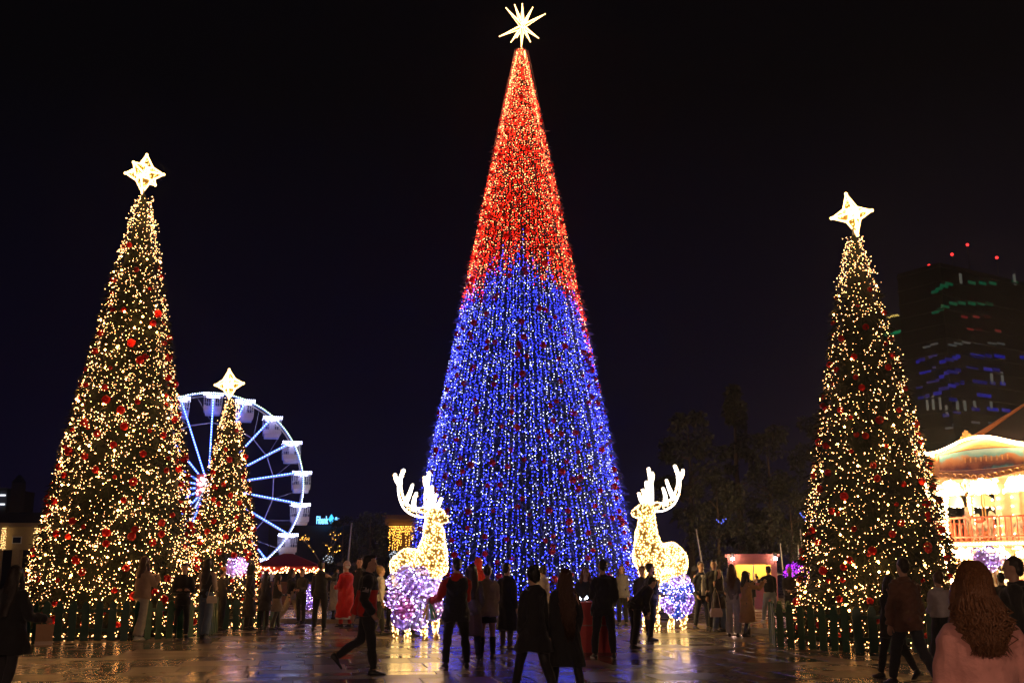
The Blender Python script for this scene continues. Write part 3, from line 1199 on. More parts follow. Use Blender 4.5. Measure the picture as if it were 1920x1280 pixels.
        # gilt scrolls: curls along the foot, a cartouche on the crest, a pilaster at the corner
        for q in range(15):
            u = (q + .5) / 15
            z0 = zb + .06 + .10 * math.cos(2 * math.pi * u)
            pc = L2(u * Ls, .20, z0)
            fr.tube([pc + d.normalized() * (.11 * math.cos(v_)) + Vector((0, 0, .075 * math.sin(v_))) for v_ in np.linspace(0, 4.6, 7)], [.034, .034, .03, .03, .026, .022, .018], 5)
        for q in range(9):
            u = .30 + .02 * q
            hgt_ = .10 + .30 * math.exp(-((q - 4) / 2.0) ** 2)
            pc = L2(u * Ls, .14, zt + .30 - .24 * math.cos(2 * math.pi * u))
            fr.tube([pc, pc + Vector((0, 0, hgt_))], [.055, .03], 6)
            fr.ell(tuple(pc + Vector((0, 0, hgt_))), .05, .05, .05, 7, 5)
        for q in range(7):
            zz_ = zb + .02 + (zt - zb) * q / 7
            fr.ell(tuple(L2(.06, .20 - .10 * q / 7, zz_)), .10, .10, .085, 8, 5)
        fr.build('gilt_moulding', M_GOLD, board)
        # lights along crest and foot, corner cartouche
        for q in range(52):
            u = q / 51
            z1 = zt + .36 - .26 * math.cos(2 * math.pi * u) * .9
            B.append(tuple(L2(u * Ls, .10, z1)))
            B.append(tuple(L2(u * Ls, .34, z1 - .05)))
        # valance arches filled with lights, on both storeys
        for (zz, amp, rr0) in ((zb - .10, .62, .10), (zf - .32, .34, -.35)):
            for q in range(3):
                cx_ = Ls * (q + .5) / 3
                hw = Ls / 6 * .86
                mb = MB()
                ring = [L2(cx_ + hw * math.cos(v_), rr0, zz - amp + amp * math.sin(v_)) for v_ in np.linspace(0, math.pi, 13)]
                mb.rings([ring, [p - out * .06 for p in ring]])
                mb.build('arch_board', M_CREAM, c)
                for _ in range(75):
                    v_, h_ = random.uniform(0, math.pi), math.sqrt(random.random())
                    B.append(tuple(L2(cx_ + hw * h_ * math.cos(v_), rr0 + .05, zz - amp + amp * h_ * math.sin(v_))))
        # column, rail and balusters
        col = MB()
        p = a * .93
        col.tube([p + Vector((0, 0, .32)), p + Vector((0, 0, zf - .2))], .09, 10)
        col.tube([p + Vector((0, 0, zf)), p + Vector((0, 0, zb))], .08, 10)
        for zz in (.4, zf - .35, zf + .1, zb - .3):
            col.tube([p + Vector((0, 0, zz)), p + Vector((0, 0, zz + .12))], .14, 10)
        col.build('column', M_CREAM, c)
        for zz in np.arange(.6, zb - .2, .17):
            B2.append(tuple(p * 1.03 + Vector((0, 0, zz))))
            B2.append(tuple(p * 1.01 + d.normalized() * .12 + Vector((0, 0, zz))))
            B2.append(tuple(p * 1.01 - d.normalized() * .12 + Vector((0, 0, zz))))
        rl = MB()
        i0, i1 = a * .88, b * .88
        for zz in (.18, .95):
            rl.tube([i0 + Vector((0, 0, zf + zz)), i1 + Vector((0, 0, zf + zz))], .04, 6)
        nb = 16
        for q in range(nb):
            s_ = i0 + (i1 - i0) * ((q + .5) / nb)
            rl.tube([s_ + Vector((0, 0, zf + .02)), s_ + Vector((0, 0, zf + .4)), s_ + Vector((0, 0, zf + .6)), s_ + Vector((0, 0, zf + .95))], [.03, .055, .03, .03], 6)
        rl.build('balustrade', M_RED, c)
        # deck edge lights
        for q in range(30):
            s_ = a * .915 + (b - a) * .915 * (q / 30)
            B.append(tuple(s_ + Vector((0, 0, zf - .1))))
        # roof
        z0r, z1r = zt + .12, zat(738, y) - PLAT_Z
        r0 = .80
        rf = MB()
        rf.add([a * r0 + Vector((0, 0, z0r)), b * r0 + Vector((0, 0, z0r)), a * .02 + Vector((0, 0, z1r)), b * .02 + Vector((0, 0, z1r))], [(0, 1, 3, 2)])
        rf.build('roof_panel', M_ROOF, c)
        rb = MB()
        rb.tube([a * (r0 + .01) + Vector((0, 0, z0r + .02)), Vector((0, 0, z1r + .03))], [.10, .06], 6)
        rb.build('roof_rib', M_RIB, c)
    # horses on poles: two rows on the lower deck, one on the upper
    hm = MB()
    hm.tube([(-.42, 0, .62), (-.2, 0, .68), (.12, 0, .66), (.36, 0, .72)], [.15, .20, .19, .17], 10, rounded=True)
    hm.tube([(.36, 0, .76), (.50, 0, .98), (.56, 0, 1.14)], [.15, .11, .09], 9, rounded=True)
    hm.tube([(.54, 0, 1.16), (.70, 0, 1.08), (.82, 0, 1.0)], [.09, .07, .05], 8, rounded=True)
    for sy in (-.1, .1):
        hm.tube([(.34, sy, .64), (.52, sy, .44), (.40, sy, .24), (.46, sy, .16)], [.09, .06, .045, .05], 7, rounded=True)
        hm.tube([(-.40, sy, .60), (-.32, sy, .40), (-.56, sy, .24), (-.50, sy, .12)], [.12, .07, .045, .05], 7, rounded=True)
    hm.tube([(-.54, 0, .70), (-.70, 0, .55), (-.72, 0, .32)], [.05, .07, .02], 7, rounded=True)
    me_h = hm.mesh('horse', M_HORSE, True)
    pm = MB()
    pm.tube([(0, 0, .0), (0, 0, 2.2)], .025, 6)
    me_p = pm.mesh('pole', M_GOLD)
    sd = MB()
    sd.box((-.18, -.21, .78), (.16, .21, .90))
    me_s = sd.mesh('saddle', M_RED)
    for zz, rr_, n_ in ((.34, 3.9, 12), (.34, 3.0, 8), (zf + .02, 3.4, 10)):
        for q in range(n_):
            a = 2 * math.pi * (q + .3 * (rr_ > 3)) / n_
            h = link('horse', me_h, c, (rr_ * math.cos(a), rr_ * math.sin(a), zz + .1 + .2 * math.sin(3 * a)), (0, 0, a + math.pi / 2))
            link('pole', me_p, h)
            link('saddle', me_s, h)
    bulbs('bulb', B, .05, G_CAROUSEL, c)
    bulbs('column_bulb', B2, .085, G_CAROUSEL, c)


carousel()


# ------------------------------------------------------------------ kiosk and stall
M_KIOSK = mat('kiosk_red_panel', (.56, .20, .15), .5, var=.2, scale=3)
M_WHITEWALL = mat('kiosk_white_panel', (.62, .55, .68), .5, var=.1)


def kiosk():
    y = 44.0
    x = xat(1412, y)
    k = empty('ticket_kiosk', (x, y, PLAT_Z), rad(-11), 'small red kiosk with a lit yellow window beyond the crowd', 'kiosk')
    h = zat(1038, y) - PLAT_Z
    mb = MB()
    mb.box((-.85, .9, 0), (.95, .96, h - .12))
    mb.box((-.91, -.0, 0), (-.85, .96, h - .12))
    mb.box((.95, -.0, 0), (1.01, .96, h - .12))
    mb.build('back_wall', M_WHITEWALL, k)
    fw = MB()
    for lo, hi in (((-.91, -.12, 0), (1.01, 0, 1.05)), ((-.91, -.12, 1.05), (-.62, 0, h - .42)), ((.78, -.12, 1.05), (1.01, 0, h - .42)), ((-.91, -.12, h - .42), (1.01, 0, h - .12))):
        fw.box(lo, hi)
    fw.build('front_wall', M_KIOSK, k)
    rf = MB()
    rf.box((-1.02, -.25, h - .12), (1.12, 1.05, h))
    rf.build('roof', M_KIOSK, k)
    ct = MB()
    ct.box((-.64, -.25, 1.02), (.80, -.122, 1.07))
    ct.build('counter', M_WHITEWALL, k)
    wf = MB()
    wf.box((.06, -.10, 1.07), (.11, -.04, h - .42))
    wf.build('window_bar', M_STEEL, k)
    G_LAMP = glow('kiosk_tube_lamp', (1.0, .70, .20), 45.0)
    M_IN = mat('kiosk_inside_yellow', (.85, .66, .20), .6, var=.1)
    ib = MB()
    ib.box((-.80, .86, .3), (.92, .895, h - .15))
    ib.build('inner_wall', M_IN, k)
    lm = MB()
    lm.box((-.6, .25, h - .22), (.75, .40, h - .16))
    lm.build('tube_lamp', G_LAMP, k)
    # two round spot lamps under the roof edge light the front
    G_SPOT = glow('kiosk_spot', (1.0, .62, .50), 150.0)
    for xx in (-.72, .95):
        sb = MB()
        sb.tube([(xx, -.36, h - .04), (xx, -.52, h - .10)], [.07, .10], 10)
        s_ = sb.build('spot_lamp', M_STEEL, k)
        sg = MB()
        sg.tube([(xx, -.47, h - .20), (xx, -.46, h - .19)], .07, 10)
        sg.build('spot_glass', G_SPOT, s_)


kiosk()


def stall():
    y = 50.0
    x = xat(536, y)
    s = empty('market_stall', (x, y, PLAT_Z), .1, 'market stall under a dark red canopy fringed with warm lights', 'market stall')
    M_CANVAS = mat('stall_red_canvas', (.30, .015, .015), .75, var=.2, scale=4)
    M_WOOD = mat('stall_wood', (.20, .10, .05), .6, var=.3)
    z0, z1 = zat(1061, y) - PLAT_Z, zat(1037, y) - PLAT_Z
    w, d = 1.55, 1.2
    for i, (dx, dy) in enumerate(((-1, -1), (1, -1), (1, 1), (-1, 1))):
        pm = MB()
        pm.tube([(dx * w * .92, dy * d * .92, 0), (dx * w * .92, dy * d * .92, z0)], .035, 6)
        pm.build('post', M_WOOD, s)
    cs = [(-w, -d), (w, -d), (w, d), (-w, d)]
    for i in range(4):
        (ax, ay), (bx, by) = cs[i], cs[(i + 1) % 4]
        cp = MB()
        cp.add([(ax, ay, z0), (bx, by, z0), (bx * .12, by * .12, z1), (ax * .12, ay * .12, z1), (ax, ay, z0 - .22), (bx, by, z0 - .22)], [(0, 1, 2, 3), (4, 5, 1, 0)])
        cp.build('canopy_panel', M_CANVAS, s)
    P = []
    for i in range(4):
        (ax, ay), (bx, by) = cs[i], cs[(i + 1) % 4]
        for q in range(60):
            u = q / 60
            P.append((ax + (bx - ax) * u * 1.0 + random.gauss(0, .02), (ay + (by - ay) * u) * 1.03, z0 - random.uniform(.02, .32)))
    bulbs('bulb', P, .034, G_WARM, s)
    cn = MB()
    cn.box((-w * .85, -d * .8, 0), (w * .85, -d * .55, .95))
    cn.box((-w * .9, -d * .9, .95), (w * .9, -d * .45, 1.0))
    cn.build('counter', M_WOOD, s)


stall()


# ------------------------------------------------------------------ buildings and dark trees around the square
M_PLASTER = mat('pale_plaster', (.50, .38, .22), .8, var=.15, scale=1.2, bump=.1)
M_SLATE = mat('building_dark', (.035, .035, .05), .7, var=.2)
M_PANE = mat('dark_pane', (.02, .025, .05), .1, var=.2)


def curtain(parent, x0, x1, z0, z1, y, n, m, r=.05, ragged=.4):
    P = []
    for k in range(n):
        xx = x0 + (x1 - x0) * (k + random.uniform(.2, .8)) / n
        zz = z1
        end = z0 + random.random() * (z1 - z0) * ragged
        while zz > end:
            P.append((xx + random.gauss(0, .03), y + random.gauss(0, .03), zz))
            zz -= random.uniform(.12, .24)
    return bulbs('curtain_light', P, r, m, parent)


def left_building():
    y = 88.0
    x = xat(-40, y)
    b = empty('arcaded_building', (x, y, 0), .03, 'long pale building with light curtains at the left edge', 'building')
    w0, w1 = xat(-260, y) - x, xat(78, y) - x
    zl, zm, zt = zat(1030, y), zat(988, y), zat(958, y)
    wl = MB()
    wl.box((w0, 0, zl), (w1, 10, zm))
    wl.build('wall', M_PLASTER, b)
    ar = MB()
    ar.box((w0, 1.2, 0), (w1, 10, zl))
    ar.build('arcade', M_SLATE, b)
    for q in range(9):
        xx = w0 + (w1 - w0) * (q + .5) / 9
        pm = MB()
        pm.box((xx - .3, .05, 0), (xx + .3, .7, zl))
        pm.build('pillar', M_PLASTER, b)
    up = MB()
    up.box((w0, 1.5, zm), (w1 - .5, 10, zt))
    up.build('upper_storey', M_SLATE, b)
    cn = MB()
    cn.box((w0 - .2, -.35, zm), (w1 + .2, 1.5, zm + .35))
    cn.build('cornice', M_PLASTER, b)
    for px in (-180, -120, -50, 22):
        xx = xat(px, y) - x
        wf = MB()
        wf.box((xx - .38, -.05, zat(1027, y) + .35), (xx + .38, .02, zat(1005, y)))
        f = wf.build('window', M_STEEL, b)
        pn = MB()
        pn.box((xx - .31, -.08, zat(1027, y) + .42), (xx + .31, -.051, zat(1005, y) - .07))
        pn.build('pane', M_PANE, f)
    G_W = glow('wall_curtain_bulb', (1.0, .62, .22), 3.0)
    for a, c in ((-90, -78), (-4, 5), (57, 70)):
        curtain(b, xat(a, y) - x, xat(c, y) - x, zl, zm - .1, -.45, 6, G_W, .045, .05)
    # minaret-like clock tower behind
    t = empty('clock_tower', (xat(17, 120), 120, 0), 0, 'dark slim tower silhouette behind the arcaded building', 'tower')
    z1 = zat(905, 120)
    tm = MB()
    tm.box((-.55, -.55, 0), (.55, .55, z1))
    tm.box((-.8, -.8, z1 * .62), (.8, .8, z1 * .66))
    tm.build('shaft', mat('tower_stone', (.10, .09, .10), .8), t)
    ca = MB()
    ca.rings([[(-.6, -.6, z1), (.6, -.6, z1), (.6, .6, z1), (-.6, .6, z1)], [(-.1, -.1, z1 + .9), (.1, -.1, z1 + .9), (.1, .1, z1 + .9), (-.1, .1, z1 + .9)]])
    ca.build('cap', M_SLATE, t)
    G_BAR = glow('balcony_light_bar', (.85, .9, 1.0), 2.0)
    f = empty('office_block', (xat(-30, 140), 140, 0), 0, 'dark block with two white light bars at the left edge', 'building')
    fm = MB()
    fm.box((-8, 0, 0), (xat(9, 140, 8) - f.location.x, 8, zat(915, 140)))
    fm.build('wall', M_SLATE, f)
    for py in (928, 945):
        q = MB()
        zz = zat(py, 140)
        q.box((-7.5, -.25, zz - .09), (xat(9, 140, 8) - f.location.x - .2, -.01, zz + .09))
        q.build('light_bar', G_BAR, f)


left_building()


def middle_building():
    y = 84.0
    x = xat(762, y)
    b = empty('civic_building', (x, y, 0), -.02, 'brown roofed building hung with gold light curtains behind the left reindeer', 'building')
    w0, w1 = xat(722, y) - x, xat(900, y) - x
    z1, z2 = zat(984, y), zat(966, y)
    wl = MB()
    wl.box((w0 + .4, 0, 0), (w1, 9, z1))
    wl.build('wall', mat('brown_wall', (.16, .09, .055), .8, var=.2, scale=1), b)
    rf = MB()
    rf.rings([[(w0, -.8, z1), (w1 + .4, -.8, z1), (w1 + .4, 9.5, z1), (w0, 9.5, z1)], [(w0 - .3, -1.1, z2 - .3), (w1 + .8, -1.1, z2 - .3), (w1 + .8, 9.8, z2 - .3), (w0 - .3, 9.8, z2 - .3)], [(w0 - .3, -1.1, z2), (w1 + .8, -1.1, z2), (w1 + .8, 9.8, z2), (w0 - .3, 9.8, z2)]])
    rf.build('roof', mat('brown_eaves', (.22, .12, .08), .7, var=.2, scale=2), b)
    curtain(b, xat(729, y) - x, xat(778, y) - x, zat(1040, y), z1 - .15, -.95, 26, G_GOLDCURTAIN, .055, .9)


middle_building()


def tower():
    y = 230.0
    xc = xat(1790, y, 30)
    t = empty('tower_block', (xc, y, 0), rad(-58), 'dark high rise with scattered green and blue lights behind the right tree', 'tower block')
    H = zat(492, y)
    wl, wr = 11.5, 34.0       # the two faces that meet at the near corner
    # local: near corner at origin, left face along -X, right face along +Y... both seen from the square
    mb = MB()
    mb.box((-wl, 0, 0), (0, wr, H))
    mb.build('shaft', mat('tower_cladding', (.010, .010, .013), .45, var=.2, scale=.3), t)
    fh = 3.25
    lg = MB()
    k = 1
    while k * fh < H:
        z = k * fh
        lg.box((-wl - .15, -.25, z - .16), (.25, -.01, z + .16))
        lg.box((.01, -.0, z - .16), (.25, wr + .1, z + .16))
        k += 1
    o = lg.build('floor_ledge', mat('tower_ledge', (.018, .018, .02), .5), t)
    o['kind'] = 'stuff'
    cols = {'green': glow('tower_green_window', (.0, .30, .12), .14), 'blue': glow('tower_blue_window', (.03, .03, .85), .17), 'white': glow('tower_white_window', (.75, .75, .62), .09),
            'bluedim': glow('tower_dim_blue', (.03, .03, .6), .10), 'red': glow('tower_red_window', (.28, .02, .02), .35), 'dim': glow('tower_dim_window', (.14, .15, .15), .25)}
    M = Matrix.Translation(t.location) @ Matrix.Rotation(t.rotation_euler.z, 4, 'Z')

    def face_at(px, py):
        """the facade point seen at a photo place -> local coordinates"""
        s = math.sin(TILT)
        c_ = math.cos(TILT)
        v = Vector(((px - 960) / FPX, c_ + (py - 640) / FPX * s, s - (py - 640) / FPX * c_))
        o_ = Vector((0, 0, CAM_Z))
        Mi = M.inverted()
        lo, ld = Mi @ o_, Mi.to_3x3() @ v
        tt = -lo.y / ld.y
        p = lo + ld * tt
        if p.x <= 0: return p, 0
        tt = (.0 - lo.x) / ld.x
        return lo + ld * tt, 1
    spots = []
    for px, py in ((1753, 547), (1761, 541), (1770, 536), (1779, 532), (1822, 530), (1842, 531), (1861, 531), (1903, 530), (1754, 585), (1763, 580), (1772, 575), (1787, 569), (1803, 568), (1822, 569), (1839, 569), (1855, 570)):
        spots.append((px, py, 'green', 2.2, .7))
    for px, py, w in ((1721, 678, 1), (1729, 674, 2), (1745, 668, 1), (1753, 665, 1.5), (1768, 678, 2), (1780, 674, 2.4), (1790, 671, 1.4), (1796, 668, 1.2), (1832, 667, 4), (1853, 667, 2), (1874, 668, 3.2), (1730, 698, 2), (1740, 695, 2), (1752, 690, 1), (1775, 699, 1.5), (1786, 697, 3), (1796, 694, 1.5), (1823, 691, 3.4), (1852, 692, 2.6), (1868, 693, 2), (1724, 725, 2), (1747, 717, 3), (1758, 713, 1), (1766, 706, 1.6), (1785, 723, 2), (1794, 719, 1), (1804, 717, 1), (1837, 716, 4.2), (1861, 718, 1.6), (1880, 719, 1.6), (1727, 746, 2), (1739, 742, 1.4), (1758, 737, 2.6), (1770, 728, 3.2), (1787, 749, 2.2), (1845, 741, 4.2), (1774, 778, 2), (1794, 772, 2), (1829, 767, 2.4), (1861, 767, 3.4), (1886, 769, 2.6), (1918, 670, 2)):
        spots.append((px, py, 'blue', w, .8))
    for px, py, h in ((1801, 523, 2.6), (1902, 524, 2.6), (1879, 709, 3), (1859, 708, 2.6), (1750, 755, 3), (1739, 757, 2.8), (1763, 755, 3), (1795, 762, 2.6), (1809, 762, 2.6), (1775, 768, 2), (1827, 757, 1.4), (1858, 758, 2)):
        spots.append((px, py, 'white', .7, h))
    for px, py in ((1819, 617), (1835, 617), (1871, 620), (1808, 594), (1830, 594), (1850, 594)):
        spots.append((px, py, 'red', 1.8, .5))
    for px, py in ((1811, 642), (1834, 643), (1860, 644), (1876, 644), (1785, 647), (1796, 644), (1780, 802), (1794, 797), (1829, 792), (1860, 793), (1883, 793), (1738, 650), (1752, 645)):
        spots.append((px, py, 'dim', 2.4, .45))
    for px, py, cc, w, h in spots:
        p, f = face_at(px, py)
        w *= .8
        q = MB()
        if cc == 'blue' and random.random() < .55: cc = 'bluedim'
        if f == 0: q.box((p.x - w / 2, -.12, p.z - h / 2), (p.x + w / 2, .1, p.z + h / 2))
        else: q.box((-.1, p.y - w / 2 * 1.5, p.z - h / 2), (.12, p.y + w / 2 * 1.5, p.z + h / 2))
        q.build('window', cols[cc], t)
    # terrace wing on the left, outlined in gold and green
    a, _ = face_at(1712, 612)
    b, _ = face_at(1742, 598)
    wg = MB()
    wz = zat(572, y)
    wg.box((-wl - 7, .05, 0), (-wl - .02, 14, wz))
    wg.build('terrace_wing', mat('wing_cladding', (.025, .03, .03), .5), t)
    tl = MB()
    tl.box((-wl - 7, -.20, zat(606, y)), (-wl - .1, .03, zat(600, y)))
    tl.build('terrace_light', glow('terrace_green', (.0, .14, .05), .8), t)
    bulbs('terrace_bulb', [(-wl - 7 + 6.8 * q / 30, .1, wz + random.uniform(0, .5)) for q in range(30)], .17, glow('terrace_gold', (1, .7, .15), .9), t)
    G_AV = glow('aviation_lamp', (1.0, .03, .03), 3.0)
    for px, py in ((1742, 498), (1785, 477), (1814, 459), (1869, 483)):
        yy = y + 8
        p = M.inverted() @ Vector((xat(px, yy, zat(py, yy)), yy, zat(py, yy)))
        ms = MB()
        ms.tube([(p.x, p.y, H - .5), (p.x, p.y, p.z)], .12, 5)
        m_ = ms.build('mast', M_SLATE, t)
        mb = MB()
        mb.ell(tuple(p), .35, .35, .35, 8, 6)
        mb.build('aviation_light', G_AV, m_)


tower()


def bank_sign():
    y = 92.0
    x = xat(612, y, 6)
    s = empty('shop_building', (x, y + .6, 0), 0, 'low dark building carrying a lit pale blue sign', 'building')
    z1 = zat(984, y)
    mb = MB()
    mb.box((-5, 0, 0), (6, 8, z1))
    mb.build('wall', M_SLATE, s)
    G_SIGN = glow('sign_blue', (.16, .52, 1.0), 3.2)
    g_ = empty('roof_sign', (x, y, z1), rad(-3), 'pale blue lit roof sign with lettering and a diamond', 'sign')
    cu = bpy.data.curves.new('lettering', 'FONT')
    cu.body = 'Fibank'
    cu.size = .92
    cu.extrude = .05
    cu.offset = .012
    cu.align_x = 'LEFT'
    o = bpy.data.objects.new('lettering', cu)
    COL.objects.link(o)
    o.rotation_euler = (rad(90), 0, 0)
    dg = bpy.context.evaluated_depsgraph_get()
    me = bpy.data.meshes.new_from_object(o.evaluated_get(dg))
    bpy.data.objects.remove(o)
    me.materials.clear()
    me.materials.append(G_SIGN)
    # the word runs from 593 to 614 in the photo, a diamond and a short word follow
    xs = [v.co.x for v in me.vertices]
    k = (xat(615, y, 6) - xat(593, y, 6)) / (max(xs) - min(xs))
    link('lettering', me, g_, (xat(593, y, 6) - x, 0, .12), (rad(90), 0, 0), (k, 1.0, 1))
    dm = MB()
    cxx = xat(621.5, y, 6) - x
    dm.rings([[(cxx - .26, a, .50), (cxx, a, .08), (cxx + .26, a, .50), (cxx, a, .92)] for a in (-.05, .05)])
    dm.build('diamond_emblem', glow('sign_cyan', (.05, .45, .85), 2.2), g_)
    sm = MB()
    sm.box((xat(629, y, 6) - x, -.05, .36), (xat(632, y, 6) - x, .05, .66))
    sm.box((xat(632.6, y, 6) - x, -.05, .44), (xat(636, y, 6) - x, .05, .58))
    sm.build('small_lettering', G_SIGN, g_)


bank_sign()

M_LEAF = mat('dark_leaf', (.045, .052, .034), .6, var=.5, scale=2)
M_BARK = mat('bark', (.11, .08, .06), .85, var=.3)


def dark_tree(px, y, top, half, label, kind='round', n=2600, lean=0):
    x = xat(px, y)
    H = zat(top, y)
    W = half / FPX * y
    t = empty('dark_tree', (x, y, 0), random.uniform(0, 6), label, 'tree', 'dark trees behind the square')
    tr = MB()
    tr.tube([(0, 0, 0), (.05 * W, 0, H * .3), (0, .04 * W, H * .6), (0, 0, H * .92)], [H * .022, H * .016, H * .010, H * .003], 8)
    for k in range(9):
        a = k * 2.4
        z = H * random.uniform(.25, .75)
        r = W * random.uniform(.4, .8) * (1 if kind == 'round' else 1 - z / H)
        tr.tube([(0, 0, z), (r * .5 * math.cos(a), r * .5 * math.sin(a), z + r * .22), (r * math.cos(a), r * math.sin(a), z + r * .35)], [H * .007, H * .004, H * .0015], 5)
    tr.build('trunk', M_BARK, t)
    C = []
    for k in range(46):
        if kind == 'round':
            a, f = random.uniform(0, 6.28), random.uniform(.22, .97)
            rr = W * math.sqrt(max(.02, 1 - ((f - .55) / .46) ** 2)) * random.uniform(.35, .95)
        else:
            a, f = random.uniform(0, 6.28), random.random() ** 1.1 * .8 + .18
            rr = W * (1.02 - f) ** .8 * random.uniform(.4, 1.0)
        C.append((rr * math.cos(a), rr * math.sin(a), H * f, W * random.uniform(.16, .34) * (1 if kind == 'round' else .7)))
    C = np.array(C)
    k = rng.integers(0, len(C), n)
    d = rng.normal(size=(n, 3))
    d /= np.linalg.norm(d, axis=1, keepdims=True)
    P = C[k, :3] + d * (C[k, 3] * rng.random(n) ** .4)[:, None] * np.array([1, 1, .75])
    P[:, 2] = np.maximum(P[:, 2], .3)
    s = H * .028
    blades('crown', P, d + rng.normal(0, .8, (n, 3)), s * rng.uniform(.6, 1.3, n), s * .3, M_LEAF, t)
    return t


dark_tree(1392, 92, 722, 62, 'tall pointed dark conifer rising above the kiosk', 'cone', 4200)
dark_tree(1300, 84, 772, 58, 'dark broad tree to the right of the right reindeer', 'round', 3600)
dark_tree(1452, 86, 800, 70, 'dark broad tree between the conifer and the right tree', 'round', 3600)
dark_tree(1545, 96, 772, 60, 'dark tree half hidden behind the right lit tree', 'round', 3200)
dark_tree(1350, 72, 890, 66, 'low dark tree behind the kiosk roof', 'round', 3000)
dark_tree(1490, 70, 930, 60, 'low dark tree next to the right lit tree', 'round', 2600)
dark_tree(690, 66, 958, 45, 'dark leafy tree between the wheel and the left reindeer', 'round', 3200)
dark_tree(640, 74, 968, 34, 'dark leafy tree right of the market stall, under the blue sign', 'round', 2600)
dark_tree(1770, 78, 905, 60, 'dark tree behind the merry-go-round', 'round', 2200)


def lamp_pole(px, y, top, lean, label):
    x = xat(px, y)
    H = zat(top, y)
    p = empty('slim_pole', (x, y, base_z(x, y)), 0, label, 'pole', 'slim poles standing around the square')
    mb = MB()
    mb.tube([(0, 0, 0), (lean * .5, 0, H * .5), (lean, 0, H)], [.06, .05, .03], 6)
    mb.build('shaft', mat('pole_grey', (.34, .34, .34), .5), p)
    br = MB()
    br.tube([(lean * .45 - .45, 0, H * .45), (lean * .45 + .45, 0, H * .45 + .05)], .03, 5)
    for dx in (-.42, .42):
        br.box((lean * .45 + dx - .12, -.14, H * .45 - .05), (lean * .45 + dx + .12, -.02, H * .45 + .12))
    br.build('spot_bracket', M_DARKSTEEL, p)


lamp_pole(646, 58, 984, .25, 'slim grey pole in front of the dark trees by the left reindeer')
lamp_pole(1328, 52, 996, -.45, 'leaning slim grey pole beside the right reindeer')
lamp_pole(1473, 56, 1022, -.12, 'slim grey pole to the right of the kiosk')
lamp_pole(1502, 60, 1024, .0, 'slim grey pole at the edge of the right lit tree')
lamp_pole(1514, 64, 996, -.2, 'tallest slim pole close to the right lit tree')


def twig_tree(px, y, top, label):
    x = xat(px, y)
    H = zat(top, y)
    t = empty('twig_tree', (x, y, base_z(x, y)), 0, label, 'tree')
    mb = MB()
    P = []

    def grow(p, d, L, r, n):
        q = p + d * L
        mb.tube([p, p + d * L * .5 + Vector((random.gauss(0, .05), random.gauss(0, .05), 0)), q], [r, r * .8, r * .6], 5)
        for k in range(int(L / .07)):
            if n <= 2 or random.random() < .4:
                P.append(tuple(p + d * L * random.random() + Vector((random.gauss(0, .05), random.gauss(0, .05), random.gauss(0, .05)))))
        if n > 0:
            for _ in range(3):
                grow(q, (d + Vector((random.gauss(0, .45), random.gauss(0, .45), random.gauss(.1, .25)))).normalized(), L * .68, r * .6, n - 1)
    grow(Vector((0, 0, 0)), Vector((0, 0, 1)), H * .36, .09, 3)
    mb.build('trunk', M_BARK, t)
    bulbs('bulb', random.sample(P, min(len(P), 60)), rng.uniform(.02, .045, min(len(P), 60)), G_GOLDCURTAIN, t)


twig_tree(604, 64, 975, 'bare little tree wound with amber lights right of the market stall')


def sparkle(px0, px1, py0, py1, y, n, m, r, label, cat='light string'):
    x = (xat(px0, y, 2) + xat(px1, y, 2)) / 2
    o = bulbs('string_lights', [(xat(random.uniform(px0, px1), y, 2) - x, random.gauss(0, .2), zat(random.uniform(py0, py1), y)) for _ in range(n)], r, m)
    o.location = (x, y, 0)
    del o['kind']
    tag(o, label, cat)
    return o


G_BLUEFAR = glow('far_blue_string', (.12, .18, 1.0), 1.6)
G_ICEFAR = glow('far_white_string', (.8, .88, 1.0), 1.6)


def string(px0, py0, px1, py1, y, n, m, r, label):
    """lights on a sagging wire between two points"""
    a = Vector((xat(px0, y, zat(py0, y)), y, zat(py0, y)))
    b = Vector((xat(px1, y, zat(py1, y)), y, zat(py1, y)))
    s = empty('string_lights', a, 0, label, 'light string')
    P = [(b - a) * u + Vector((0, 0, -.25 * math.sin(math.pi * u))) for u in np.linspace(0, 1, n)]
    mb = MB()
    mb.tube(P, .015, 4)
    mb.build('wire', M_CABLE, s)
    bulbs('bulb', [tuple(p + Vector((random.gauss(0, .04), random.gauss(0, .04), random.gauss(0, .06)))) for p in P], r, m, s)


string(1344, 973, 1360, 970, 69, 8, G_BLUEFAR, .05, 'short blue light string hanging in the dark trees above the leaning pole')
string(1502, 964, 1530, 968, 66, 22, G_BLUEFAR, .06, 'blue light string reaching behind the right lit tree')


def lit_shrub(px, y, top, half, m, label, n=300, col=(.02, .03, .02)):
    x = xat(px, y)
    bz = base_z(x, y)
    H = zat(top, y) - bz
    W = half / FPX * y
    s = empty('lit_shrub', (x, y, bz), 0, label, 'shrub')
    mb = MB()
    mb.tube([(0, 0, 0), (0, 0, H * .6)], [.07, .04], 6)
    mb.build('stem', M_BARK, s)
    q = 900
    d = rng.normal(size=(q, 3))
    d /= np.linalg.norm(d, axis=1, keepdims=True)
    P = d * rng.uniform(.5, .92, q)[:, None] * W
    P[:, 2] += H - W
    blades('leaves', P, d, .16, .03, M_NEEDLE, s)
    d = rng.normal(size=(n, 3))
    d /= np.linalg.norm(d, axis=1, keepdims=True)
    P = d * rng.uniform(.9, 1.05, n)[:, None] * W
    P[:, 2] += H - W
    bulbs('bulb', P, .03, m, s)


